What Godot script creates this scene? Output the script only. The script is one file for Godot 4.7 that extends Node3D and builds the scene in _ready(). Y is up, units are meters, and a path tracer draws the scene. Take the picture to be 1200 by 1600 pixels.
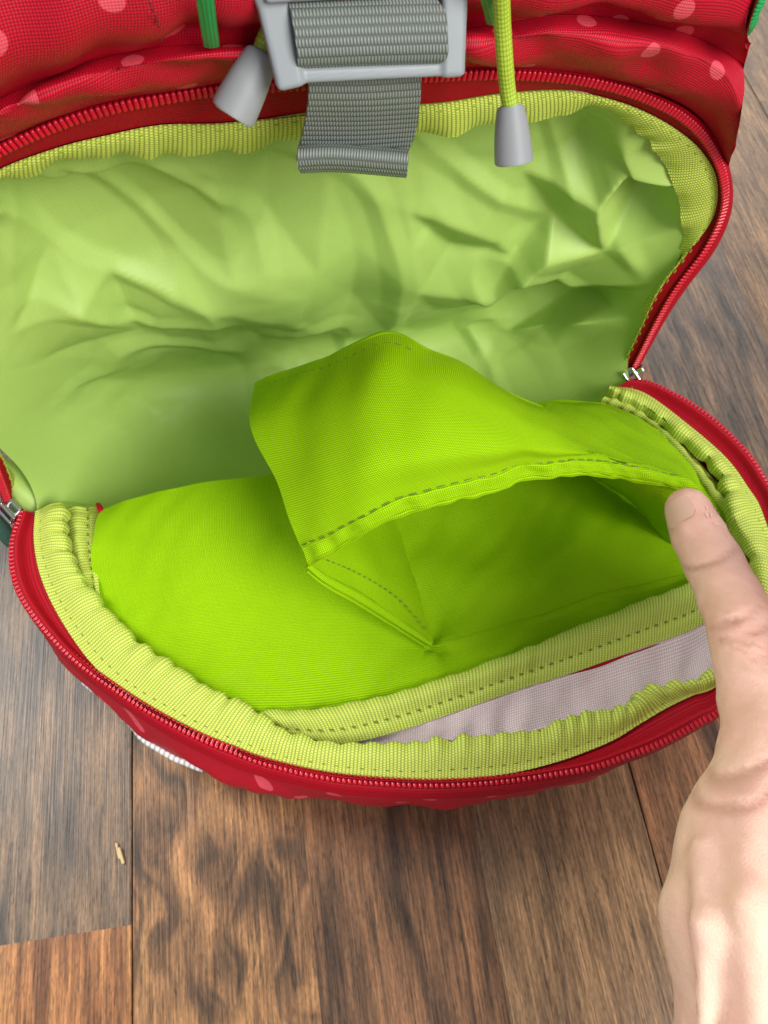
extends Node3D
# A red child's backpack with its lower front pocket unzipped, on a laminate floor; a hand holds the inner pocket open.

const BAG_AT := Vector3(-0.02, 0, -0.19)
const BAG_TURN := 0.24784
var M := {}
var noise := FastNoiseLite.new()
var used := {}

func _ready() -> void:
	# ---- camera, surroundings, light, exposure
	var cam := Camera3D.new()
	cam.name = "camera"
	cam.position = Vector3(0, 0.33, 0)
	cam.rotation_degrees = Vector3(-62, 0, 0)
	cam.fov = 64.0
	cam.near = 0.01
	cam.far = 20.0
	var lens := CameraAttributesPhysical.new()
	lens.frustum_focal_length = 19.2
	lens.frustum_focus_distance = 0.225
	lens.exposure_aperture = 19.0
	cam.attributes = lens
	cam.fov = 64.0
	add_child(cam)
	cam.current = true
	var we := WorldEnvironment.new()
	we.name = "surroundings"
	var env := Environment.new()
	env.background_mode = Environment.BG_COLOR
	env.background_color = Color(0.93, 0.96, 1.0)
	env.background_energy_multiplier = 0.56
	env.tonemap_mode = Environment.TONE_MAPPER_LINEAR
	env.tonemap_exposure = 0.82
	env.sdfgi_enabled = true
	env.ssao_enabled = true
	env.ssil_enabled = true
	we.environment = env
	add_child(we)
	window_light("window_light", Vector3(-0.95, 1.25, -0.45), Vector3(0.0, 0.05, -0.15), Vector2(0.5, 0.5), 2.0, Color(1.0, 0.985, 0.955))
	window_light("ceiling_light", Vector3(0.72, 1.0, 0.58), Vector3(0.0, 0.05, -0.1), Vector2(0.7, 0.7), 2.75, Color(1.0, 0.99, 0.97))
	window_light("far_window_light", Vector3(0.3, 1.1, -1.7), Vector3(0.05, 0.0, -0.2), Vector2(1.6, 1.0), 1.4, Color(0.94, 0.97, 1.0))
	noise.seed = 5
	noise.frequency = 1.0
	noise.fractal_type = FastNoiseLite.FRACTAL_NONE
	make_materials()
	build_floor()
	build_bag()
	build_hand()
	build_crumbs()

func window_light(called: String, at: Vector3, to: Vector3, size: Vector2, energy: float, tint: Color) -> void:
	var a := AreaLight3D.new()
	a.name = called
	a.area_size = size
	a.light_energy = energy
	a.light_color = tint
	a.area_range = 6.0
	a.shadow_enabled = true
	add_child(a)
	a.look_at_from_position(at, to, Vector3.UP if absf((to - at).normalized().y) < 0.98 else Vector3.FORWARD)

# ------------------------------------------------------------------ helpers
func v(x: float, y: float, z: float) -> Vector3:
	return Vector3(x, y, z)

func numbered(parent: Node, called: String) -> String:
	var key := str(parent.get_instance_id()) + called
	used[key] = used.get(key, -1) + 1
	return called if used[key] == 0 else "%s_%03d" % [called, used[key]]

func part(parent: Node, called: String, m: Mesh, mat: Material) -> MeshInstance3D:
	var o := MeshInstance3D.new()
	o.name = numbered(parent, called)
	o.mesh = m
	o.material_override = mat
	parent.add_child(o, true)
	return o

func tag(o: Node, label: String, category := "", group := "", kind := "") -> void:
	if label: o.set_meta("label", label)
	if category: o.set_meta("category", category)
	if group: o.set_meta("group", group)
	if kind: o.set_meta("kind", kind)

func cubic(a: Vector3, b: Vector3, c: Vector3, d: Vector3, t: float) -> Vector3:
	return 0.5 * ((2.0 * b) + (c - a) * t + (2.0 * a - 5.0 * b + 4.0 * c - d) * t * t + (3.0 * b - a - 3.0 * c + d) * t * t * t)

func at_index(p: Array, f: float) -> Vector3:
	var n := p.size()
	if n == 1: return p[0]
	var i := clampi(int(floor(f)), 0, n - 2)
	var b: Vector3 = p[i]
	var c: Vector3 = p[i + 1]
	var a: Vector3 = p[i - 1] if i > 0 else b * 2.0 - c
	var d: Vector3 = p[i + 2] if i + 2 < n else c * 2.0 - b
	return cubic(a, b, c, d, clampf(f - i, 0.0, 1.0))

func by_index(p: Array, n: int) -> Array:
	var out := []
	for k in n + 1: out.append(at_index(p, float(k) / n * (p.size() - 1)))
	return out

func smooth(p: Array, n: int) -> Array:   # n+1 points evenly spaced along the curve
	var fine := by_index(p, maxi(n * 3, p.size() * 8))
	var len := [0.0]
	for i in range(1, fine.size()): len.append(len[i - 1] + (fine[i] as Vector3).distance_to(fine[i - 1]))
	var total: float = len[-1]
	var out := []
	var j := 0
	for k in n + 1:
		var want := total * k / n
		while j < fine.size() - 2 and len[j + 1] < want: j += 1
		var seg: float = maxf(len[j + 1] - len[j], 1e-9)
		out.append((fine[j] as Vector3).lerp(fine[j + 1], clampf((want - len[j]) / seg, 0.0, 1.0)))
	return out

func loft(curves: Array, nu: int, nv: int, even := true) -> Array:   # grid[row][column]
	var rows := []
	for c in curves: rows.append(smooth(c, nu) if even else by_index(c, nu))
	var out := []
	for r in nv + 1:
		var row := []
		for k in nu + 1:
			var col := []
			for c in rows: col.append(c[k])
			row.append(at_index(col, float(r) / nv * (rows.size() - 1)))
		out.append(row)
	return out

func between(a: Array, b: Array, t: float, lift := Vector3.ZERO) -> Array:
	var out := []
	for i in a.size(): out.append((a[i] as Vector3).lerp(b[i], t) + lift)
	return out

func moved(a: Array, by: Vector3) -> Array:
	var out := []
	for p in a: out.append(p + by)
	return out

func normals_of(g: Array) -> Array:
	var out := []
	var nr := g.size()
	var nc: int = g[0].size()
	for r in nr:
		var row := []
		for k in nc:
			var du: Vector3 = g[r][mini(k + 1, nc - 1)] - g[r][maxi(k - 1, 0)]
			var dv: Vector3 = g[mini(r + 1, nr - 1)][k] - g[maxi(r - 1, 0)][k]
			var n := du.cross(dv)
			row.append(n.normalized() if n.length_squared() > 1e-16 else Vector3.UP)
		out.append(row)
	return out

func push_out(g: Array, f: Callable) -> Array:   # moves each point along its normal by f(point, u, v)
	var n := normals_of(g)
	var out := []
	for r in g.size():
		var row := []
		for k in g[0].size():
			row.append(g[r][k] + n[r][k] * f.call(g[r][k], float(k) / (g[0].size() - 1), float(r) / (g.size() - 1)))
		out.append(row)
	return out

# A sheet of cloth from a grid, uv in metres; with a thickness it gets a second face and edges.
func sheet(g: Array, thick := 0.0, uv2: Variant = null) -> ArrayMesh:
	var nr := g.size()
	var nc: int = g[0].size()
	var n := normals_of(g)
	var pos := PackedVector3Array()
	var nor := PackedVector3Array()
	var uv := PackedVector2Array()
	var two := PackedVector2Array()
	var idx := PackedInt32Array()
	var vlen := 0.0
	for r in nr:
		if r > 0: vlen += (g[r][nc / 2] as Vector3).distance_to(g[r - 1][nc / 2])
		var ulen := 0.0
		for k in nc:
			if k > 0: ulen += (g[r][k] as Vector3).distance_to(g[r][k - 1])
			pos.append(g[r][k])
			nor.append(n[r][k])
			uv.append(Vector2(ulen, vlen))
			if (uv2 != null): two.append(uv2.call(g[r][k], Vector2(ulen, vlen)))
	for r in nr - 1:
		for k in nc - 1:
			var a := r * nc + k
			idx.append_array([a, a + nc, a + 1, a + 1, a + nc, a + nc + 1])
	if thick > 0.0:
		var base := pos.size()
		for i in base:
			pos.append(pos[i] - nor[i] * thick)
			nor.append(-nor[i])
			uv.append(uv[i])
			if (uv2 != null): two.append(two[i])
		for r in nr - 1:
			for k in nc - 1:
				var a := base + r * nc + k
				idx.append_array([a, a + 1, a + nc, a + 1, a + nc + 1, a + nc])
		var ring := []
		for k in nc: ring.append(k)
		for r in range(1, nr): ring.append(r * nc + nc - 1)
		for k in range(nc - 2, -1, -1): ring.append((nr - 1) * nc + k)
		for r in range(nr - 2, 0, -1): ring.append(r * nc)
		for i in ring.size():
			var a: int = ring[i]
			var b: int = ring[(i + 1) % ring.size()]
			var s := pos.size()
			var e: Vector3 = (pos[b] - pos[a]).cross(nor[a]).normalized()
			for q in [a, b, base + a, base + b]:
				pos.append(pos[q])
				nor.append(e)
				uv.append(uv[q])
				if (uv2 != null): two.append(two[q])
			idx.append_array([s, s + 1, s + 2, s + 1, s + 3, s + 2])
	return commit(pos, nor, uv, idx, two)

func commit(pos: PackedVector3Array, nor: PackedVector3Array, uv: PackedVector2Array, idx: PackedInt32Array, two := PackedVector2Array(), col := PackedColorArray()) -> ArrayMesh:
	var a := []
	a.resize(Mesh.ARRAY_MAX)
	a[Mesh.ARRAY_VERTEX] = pos
	a[Mesh.ARRAY_NORMAL] = nor
	a[Mesh.ARRAY_TEX_UV] = uv
	if two.size() == pos.size(): a[Mesh.ARRAY_TEX_UV2] = two
	if col.size() == pos.size(): a[Mesh.ARRAY_COLOR] = col
	# front faces run clockwise: turn any triangle whose winding disagrees with its normals
	for t in range(0, idx.size(), 3):
		var i := idx[t]
		var j := idx[t + 1]
		var k := idx[t + 2]
		if (pos[k] - pos[i]).cross(pos[j] - pos[i]).dot(nor[i] + nor[j] + nor[k]) < 0.0:
			idx[t + 1] = k
			idx[t + 2] = j
	a[Mesh.ARRAY_INDEX] = idx
	var m := ArrayMesh.new()
	m.add_surface_from_arrays(Mesh.PRIMITIVE_TRIANGLES, a)
	return m

# A round cord along points; radius(t) may vary; squash flattens it along the frame's second axis.
func tube(path: Array, radius: Callable, seg := 10, squash := 1.0, up := Vector3.UP) -> ArrayMesh:
	var pos := PackedVector3Array()
	var nor := PackedVector3Array()
	var uv := PackedVector2Array()
	var idx := PackedInt32Array()
	var n := path.size()
	var side := Vector3.ZERO
	var len := 0.0
	for i in n:
		var t: Vector3 = (path[mini(i + 1, n - 1)] - path[maxi(i - 1, 0)]).normalized()
		if i == 0: side = t.cross(up).normalized() if absf(t.dot(up)) < 0.97 else t.cross(Vector3.RIGHT).normalized()
		else:
			side = (side - t * side.dot(t)).normalized()
			len += (path[i] as Vector3).distance_to(path[i - 1])
		var other := side.cross(t)
		var r: float = radius.call(float(i) / (n - 1))
		for k in seg + 1:
			var a := TAU * k / seg
			pos.append(path[i] + side * cos(a) * r + other * sin(a) * r * squash)
			nor.append((side * cos(a) * squash + other * sin(a)).normalized())
			uv.append(Vector2(TAU * maxf(r, 0.0005) * k / seg, len))
	for i in n - 1:
		for k in seg:
			var a := i * (seg + 1) + k
			idx.append_array([a, a + 1, a + seg + 1, a + 1, a + seg + 2, a + seg + 1])
	for e in [0, n - 1]:
		var s := pos.size()
		var t: Vector3 = (path[0] - path[1] if e == 0 else path[n - 1] - path[n - 2]).normalized()
		pos.append(path[e]); nor.append(t); uv.append(Vector2.ZERO)
		for k in seg + 1:
			pos.append(pos[e * (seg + 1) + k]); nor.append(t); uv.append(Vector2.ZERO)
		for k in seg: idx.append_array([s, s + 1 + k, s + 2 + k])
	return commit(pos, nor, uv, idx)

# Many small capsules or beads, each from a to b, joined.
func beads(list: Array, radius: float, seg := 6, rings := 4) -> ArrayMesh:
	var pos := PackedVector3Array()
	var nor := PackedVector3Array()
	var uv := PackedVector2Array()
	var idx := PackedInt32Array()
	for ab in list:
		var a: Vector3 = ab[0]
		var b: Vector3 = ab[1]
		var r: float = ab[2] if ab.size() > 2 else radius
		var t := (b - a).normalized()
		var s := t.cross(Vector3.UP if absf(t.y) < 0.9 else Vector3.RIGHT).normalized()
		var o := s.cross(t)
		var base := pos.size()
		for q in 2 * rings:
			var el := -PI / 2 + PI * (q if q < rings else q - 1) / (2 * rings - 2)
			var c := a if q < rings else b
			for k in seg + 1:
				var an := TAU * k / seg
				var d := (s * cos(an) + o * sin(an)) * cos(el) + t * sin(el)
				pos.append(c + d * r); nor.append(d); uv.append(Vector2(an, el) * 0.001)
		for q in 2 * rings - 1:
			for k in seg:
				var i := base + q * (seg + 1) + k
				idx.append_array([i, i + 1, i + seg + 1, i + 1, i + seg + 2, i + seg + 1])
	return commit(pos, nor, uv, idx)

func stitches(line: Array, n: int, fill := 0.6, radius := 0.00028, lift := Vector3.ZERO) -> ArrayMesh:
	var p := smooth(line, n * 3)
	var list := []
	for i in n:
		var a: Vector3 = p[i * 3]
		var b: Vector3 = p[i * 3 + 2]
		list.append([a.lerp(b, 0.5 - fill * 0.5) + lift, a.lerp(b, 0.5 + fill * 0.5) + lift])
	return beads(list, radius, 5, 2)

# ---- smooth solids: a distance field meshed as surface nets
func smin(a: float, b: float, k: float) -> float:
	var h := clampf(0.5 + 0.5 * (b - a) / k, 0.0, 1.0)
	return lerpf(b, a, h) - k * h * (1.0 - h)

func cone(p: Vector3, a: Vector3, b: Vector3, ra: float, rb: float) -> float:
	var d := b - a
	var t := clampf((p - a).dot(d) / d.length_squared(), 0.0, 1.0)
	return p.distance_to(a + d * t) - lerpf(ra, rb, t)

func rbox(p: Vector3, c: Vector3, half: Vector3, r: float) -> float:
	var q := (p - c).abs() - half + Vector3(r, r, r)
	return q.max(Vector3.ZERO).length() + minf(maxf(q.x, maxf(q.y, q.z)), 0.0) - r

func barbox(p: Vector3, a: Vector2, b: Vector2, wa: float, wb: float, z: float, hz: float, r: float) -> float:
	var d := b - a
	var len := d.length()
	var e := d / len
	var rel := Vector2(p.x, p.y) - a
	var s := rel.dot(e)
	var w := lerpf(wa, wb, clampf(s / len, 0.0, 1.0))
	return rbox(Vector3(s, rel.dot(Vector2(-e.y, e.x)), p.z), Vector3(len / 2, 0, z), Vector3(len / 2, w, hz), r)

func solid(f: Callable, lo: Vector3, hi: Vector3, h: float, tint: Variant = null) -> ArrayMesh:
	var nx := int(ceil((hi.x - lo.x) / h)) + 1
	var ny := int(ceil((hi.y - lo.y) / h)) + 1
	var nz := int(ceil((hi.z - lo.z) / h)) + 1
	var val := PackedFloat32Array()
	val.resize(nx * ny * nz)
	val.fill(1.0)
	var near := []
	var coarse := 12   # blocks of 12, then of 4
	for cz in range(0, nz, coarse):
		for cy in range(0, ny, coarse):
			for cx in range(0, nx, coarse):
				var cc: float = f.call(lo + Vector3(cx + 5.5, cy + 5.5, cz + 5.5) * h)
				var skip := absf(cc) > coarse * h * 1.2
				for bz in range(cz, mini(cz + coarse, nz), 4):
					for by in range(cy, mini(cy + coarse, ny), 4):
						for bx in range(cx, mini(cx + coarse, nx), 4):
							var c: float = cc if skip else f.call(lo + Vector3(bx + 1.5, by + 1.5, bz + 1.5) * h)
							var far := skip or absf(c) > 4 * h * 1.3
							if far and c > 0.0: continue
							if not far: near.append(Vector3i(bx, by, bz))
							for z in range(bz, mini(bz + 4, nz)):
								for y in range(by, mini(by + 4, ny)):
									for x in range(bx, mini(bx + 4, nx)):
										val[(z * ny + y) * nx + x] = -1.0 if far else f.call(lo + Vector3(x, y, z) * h)
	var id := PackedInt32Array()
	id.resize(nx * ny * nz)
	id.fill(-1)
	var pos := PackedVector3Array()
	var step := [0, 1, nx, nx + 1, nx * ny, nx * ny + 1, nx * ny + nx, nx * ny + nx + 1]
	for blk in near:
		for z in range(blk.z, mini(blk.z + 4, nz - 1)):
			for y in range(blk.y, mini(blk.y + 4, ny - 1)):
				for x in range(blk.x, mini(blk.x + 4, nx - 1)):
					var i: int = (z * ny + y) * nx + x
					var mask := 0
					for k in 8:
						if val[i + step[k]] < 0.0: mask |= 1 << k
					if mask == 0 or mask == 255: continue
					var sum := Vector3.ZERO
					var cnt := 0
					for k in 8:
						for bit in 3:
							if k & (1 << bit): continue
							var q := k | (1 << bit)
							var va := val[i + step[k]]
							var vb := val[i + step[q]]
							if (va < 0.0) == (vb < 0.0): continue
							sum += Vector3(k & 1, (k >> 1) & 1, k >> 2).lerp(Vector3(q & 1, (q >> 1) & 1, q >> 2), va / (va - vb))
							cnt += 1
					id[i] = pos.size()
					pos.append(lo + (Vector3(x, y, z) + sum / cnt) * h)
	var idx := PackedInt32Array()
	for blk in near:
		for z in range(maxi(1, blk.z), mini(blk.z + 4, nz - 1)):
			for y in range(maxi(1, blk.y), mini(blk.y + 4, ny - 1)):
				for x in range(maxi(1, blk.x), mini(blk.x + 4, nx - 1)):
					var i: int = (z * ny + y) * nx + x
					var a := val[i] < 0.0
					if a != (val[i + 1] < 0.0): quad(idx, id, i, i - nx, i - nx * ny, i - nx - nx * ny)
					if a != (val[i + nx] < 0.0): quad(idx, id, i, i - 1, i - nx * ny, i - 1 - nx * ny)
					if a != (val[i + nx * ny] < 0.0): quad(idx, id, i, i - 1, i - nx, i - 1 - nx)
	var nor := PackedVector3Array()
	var uv := PackedVector2Array()
	var col := PackedColorArray()
	var e := h * 0.7
	for p in pos:
		var o: float = f.call(p)
		nor.append(Vector3(f.call(p + Vector3(e, 0, 0)) - o, f.call(p + Vector3(0, e, 0)) - o, f.call(p + Vector3(0, 0, e)) - o).normalized())
		uv.append(Vector2(p.x, p.y))
		if tint != null: col.append(tint.call(p))
	return commit(pos, nor, uv, idx, PackedVector2Array(), col)

func quad(idx: PackedInt32Array, id: PackedInt32Array, a: int, b: int, c: int, d: int) -> void:
	if id[a] < 0 or id[b] < 0 or id[c] < 0 or id[d] < 0: return
	idx.append_array([id[a], id[b], id[d], id[a], id[d], id[c]])

# ------------------------------------------------------------------ materials
func grey(w: int, h: int, f: Callable) -> Image:
	var d := PackedByteArray()
	d.resize(w * h)
	for y in h:
		for x in w: d[y * w + x] = int(clampf(f.call(x, y), 0.0, 1.0) * 255.0)
	return Image.create_from_data(w, h, false, Image.FORMAT_L8, d)

# threads per tile: 16 x 16, over and under in turn
func weave_height(x: int, y: int, px: int, twill: int) -> float:
	var i := x / px
	var j := y / px
	var fx := (float(x % px) + 0.5) / px * 2.0 - 1.0
	var fy := (float(y % px) + 0.5) / px * 2.0 - 1.0
	var over := (i + j * twill) % 2 == 0
	var a := fx if over else fy
	var b := fy if over else fx
	return sqrt(maxf(0.0, 1.0 - a * a)) * (0.62 + 0.38 * cos(b * PI * 0.5))

func weave(px: int, low := 0.62) -> Array:   # [colour, height]
	var rng := RandomNumberGenerator.new()
	rng.seed = 3
	var tone := []
	for i in 32: tone.append(rng.randf_range(0.965, 1.0))
	var n := px * 16
	var hgt := grey(n, n, func(x, y): return weave_height(x, y, px, 1))
	var colr := grey(n, n, func(x, y):
		var over: bool = (x / px + y / px) % 2 == 0
		return (low + (1.0 - low) * weave_height(x, y, px, 1)) * (tone[x / px] if over else tone[16 + y / px]))
	return [ImageTexture.create_from_image(colr), ImageTexture.create_from_image(hgt)]

func ribs(px: int, py: int, deep: float) -> Array:   # ribs run along u, one per py; the cords that cross them show as beads, one per px
	var w := px * 16
	var h := py * 16
	var f := func(x, y):
		var fy := (float(y % py) + 0.5) / py * 2.0 - 1.0
		var fx := (float((x + (px / 2 if (y / py) % 2 else 0)) % px) + 0.5) / px * 2.0 - 1.0
		return pow(maxf(0.0, 1.0 - fy * fy), 0.6) * (1.0 - deep * pow(absf(fx), 2.0))
	var hgt := grey(w, h, f)
	var colr := grey(w, h, func(x, y): return 0.55 + 0.45 * f.call(x, y))
	return [ImageTexture.create_from_image(colr), ImageTexture.create_from_image(hgt)]

func cloth(color: Color, tex: Array, tile: Vector2, bump: float, rough: float, sheen := 0.3, spec := 0.5) -> StandardMaterial3D:
	var m := StandardMaterial3D.new()
	m.albedo_color = color
	m.albedo_texture = tex[0]
	m.heightmap_enabled = true
	m.heightmap_texture = tex[1]
	m.heightmap_scale = bump * 100.0
	m.uv1_scale = Vector3(1.0 / tile.x, 1.0 / tile.y, 1)
	m.roughness = rough
	m.metallic_specular = spec
	m.rim_enabled = sheen > 0.0
	m.rim = sheen
	m.rim_tint = 0.7
	m.texture_filter = BaseMaterial3D.TEXTURE_FILTER_LINEAR_WITH_MIPMAPS
	m.cull_mode = BaseMaterial3D.CULL_DISABLED
	return m

func plain(color: Color, rough: float, metal := 0.0, spec := 0.5) -> StandardMaterial3D:
	var m := StandardMaterial3D.new()
	m.albedo_color = color
	m.roughness = rough
	m.metallic = metal
	m.metallic_specular = spec
	m.cull_mode = BaseMaterial3D.CULL_DISABLED
	return m

func lin(r: float, g: float, b: float) -> Color:
	return Color(r, g, b).linear_to_srgb()

func make_materials() -> void:
	var w := weave(12)
	var w2 := weave(12, 0.46)
	var rib := ribs(12, 16, 0.55)
	M.red = cloth(lin(0.78, 0.006, 0.034), w2, Vector2(0.0105, 0.0105), 0.0002, 0.5, 0.0, 0.4)
	M.red.detail_enabled = true
	M.red.detail_uv_layer = BaseMaterial3D.DETAIL_UV_2
	M.red.detail_blend_mode = BaseMaterial3D.BLEND_MODE_MIX
	M.red.detail_albedo = dots()
	M.lining = cloth(lin(0.655, 0.92, 0.22), w, Vector2(0.0062, 0.0062), 0.00002, 0.48, 0.0, 0.5)
	M.lining.backlight_enabled = true
	M.lining.backlight = lin(0.15, 0.2, 0.04)
	M.lime = cloth(lin(0.49, 0.90, 0.004), w2, Vector2(0.0098, 0.0098), 0.00014, 0.7, 0.0, 0.22)
	M.lime.backlight_enabled = true
	M.lime.backlight = lin(0.10, 0.2, 0.002)
	M.tape = cloth(lin(0.74, 0.88, 0.14), rib, Vector2(0.0128, 0.0192), 0.00022, 0.5, 0.1, 0.4)
	M.ziptape = cloth(lin(0.54, 0.003, 0.018), rib, Vector2(0.008, 0.010), 0.00012, 0.5, 0.0, 0.3)
	M.pink = cloth(lin(0.98, 0.79, 0.83), w, Vector2(0.0135, 0.0135), 0.00018, 0.5, 0.0, 0.5)
	M.webbing = cloth(lin(0.27, 0.31, 0.27), ribs(10, 16, 0.8), Vector2(0.0115, 0.0272), 0.0004, 0.45, 0.3, 0.6)
	M.cord = cloth(lin(0.52, 0.72, 0.05), w, Vector2(0.0125, 0.0170), 0.00015, 0.5, 0.2, 0.5)
	M.cord.uv1_offset = Vector3(0.1, 0, 0)
	M.green = cloth(lin(0.012, 0.52, 0.12), w, Vector2(0.014, 0.014), 0.0003, 0.45, 0.1, 0.5)
	M.dark_green = cloth(lin(0.01, 0.09, 0.05), w, Vector2(0.014, 0.014), 0.0003, 0.45, 0.1, 0.5)
	M.piping = cloth(lin(0.80, 0.81, 0.81), ribs(10, 16, 0.1), Vector2(0.03, 0.034), 0.00008, 0.35, 0.0, 0.6)
	M.teeth = plain(lin(0.54, 0.004, 0.02), 0.26, 0.0, 0.55)
	M.plastic = plain(lin(0.27, 0.295, 0.31), 0.42, 0.0, 0.5)
	M.rubber = plain(lin(0.28, 0.295, 0.305), 0.5, 0.0, 0.45)
	M.rubber.subsurf_scatter_enabled = true
	M.rubber.subsurf_scatter_strength = 0.1
	M.chrome = plain(lin(0.62, 0.63, 0.64), 0.18, 1.0)
	M.black = plain(lin(0.02, 0.02, 0.02), 0.5)
	M.thread = plain(lin(0.17, 0.21, 0.02), 0.7)
	M.lime_thread = plain(lin(0.30, 0.42, 0.02), 0.7)
	M.crumb = plain(lin(0.62, 0.48, 0.25), 0.7)
	var s := StandardMaterial3D.new()
	s.albedo_color = Color.WHITE
	s.vertex_color_use_as_albedo = true
	s.roughness = 0.43
	s.metallic_specular = 0.42
	s.subsurf_scatter_enabled = true
	s.subsurf_scatter_strength = 0.12
	s.heightmap_enabled = true
	s.heightmap_texture = skin_relief()
	s.heightmap_scale = 0.014
	s.uv1_triplanar = true
	s.uv1_scale = Vector3(80, 80, 80)
	M.skin = s
	var nail := plain(lin(0.72, 0.45, 0.36), 0.34)
	M.nail = nail
	M.flake = plain(lin(0.77, 0.52, 0.42), 0.6)

func skin_relief() -> Texture2D:
	var n := FastNoiseLite.new()
	n.seed = 9
	n.noise_type = FastNoiseLite.TYPE_CELLULAR
	n.cellular_return_type = FastNoiseLite.RETURN_DISTANCE
	n.frequency = 0.05
	n.fractal_type = FastNoiseLite.FRACTAL_FBM
	n.fractal_octaves = 3
	return ImageTexture.create_from_image(n.get_seamless_image(512, 512))

func dots() -> Texture2D:   # the printed spots of the red cloth; uv2 is metres across the panel / 0.12
	var im := Image.create(512, 512, false, Image.FORMAT_RGBA8)
	im.fill(Color(0.95, 0.37, 0.43, 0.0))
	var list := [[0.10, 0.14], [0.36, 0.08], [0.62, 0.20], [0.88, 0.12], [0.22, 0.38], [0.50, 0.42], [0.76, 0.44], [0.97, 0.36], [0.06, 0.62], [0.34, 0.66], [0.62, 0.68], [0.88, 0.66], [0.20, 0.88], [0.48, 0.92], [0.76, 0.90]]
	for d in list:
		var c := Vector2(d[0], d[1]) * 512.0
		var r := 15.0
		for y in range(int(c.y - r - 2), int(c.y + r + 3)):
			for x in range(int(c.x - r - 2), int(c.x + r + 3)):
				var a := clampf(r - Vector2(x, y).distance_to(c) + 0.5, 0.0, 1.0) * 0.8
				var q := Vector2i(posmod(x, 512), posmod(y, 512))
				if a > im.get_pixelv(q).a: im.set_pixelv(q, Color(0.95, 0.37, 0.43, a))
	return ImageTexture.create_from_image(im)

# ------------------------------------------------------------------ floor
func wood(kind: int, figure: float, dark: Color, mid: Color, light: Color) -> Texture2D:
	var w := 224
	var h := 1050
	var d := PackedByteArray()
	d.resize(w * h * 3)
	var k := kind * 31.7
	for y in h:
		var vv := y / 1050.0 * 9.6
		for x in w:
			var u := x / 224.0
			var grit := noise.get_noise_3d(u * 110.0, vv * 22.0, k + 21.0)
			var warp := noise.get_noise_3d(u * 2.2, vv * (0.25 + figure), k) * 0.5
			var wx := u + warp * (0.10 + figure * 0.42) + noise.get_noise_3d(u * 4.0, vv * 2.6, k + 9.0) * figure * 0.22
			var band := noise.get_noise_3d(wx * (6.0 - 2.0 * figure), vv * (0.5 + figure * 3.2), k + 3.0)
			var fine := noise.get_noise_3d(wx * 19.0, vv * (0.8 + 3.0 * figure), k + 5.0)
			var pore := noise.get_noise_3d(u * 95.0, vv * 3.0, k + 7.0) - 1.3 * maxf(0.0, noise.get_noise_3d(u * 60.0, vv * 4.0, k + 15.0) - 0.32) - (0.9 if noise.get_noise_3d(u * 75.0, vv * 9.0, k + 19.0) > 0.47 else 0.0)
			var t := clampf(0.52 + band * (0.50 + 0.10 * figure) + fine * 0.30, 0.0, 1.0)
			var c := dark.lerp(mid, clampf(t * 2.0, 0.0, 1.0)).lerp(light, clampf(t * 2.0 - 1.0, 0.0, 1.0))
			c = c * (1.0 + grit * 0.12 + pore * 0.20 + noise.get_noise_3d(u * 40.0, vv * 2.0, k + 11.0) * 0.16)
			var o := (y * w + x) * 3
			d[o] = int(clampf(c.r, 0.0, 1.0) * 255.0)
			d[o + 1] = int(clampf(c.g, 0.0, 1.0) * 255.0)
			d[o + 2] = int(clampf(c.b, 0.0, 1.0) * 255.0)
	return ImageTexture.create_from_image(Image.create_from_data(w, h, false, Image.FORMAT_RGB8, d))

func wood_relief() -> Texture2D:
	return ImageTexture.create_from_image(grey(256, 256, func(x, y): return 0.5 + 0.5 * noise.get_noise_2d(x * 0.55, y * 0.03)))

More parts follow.
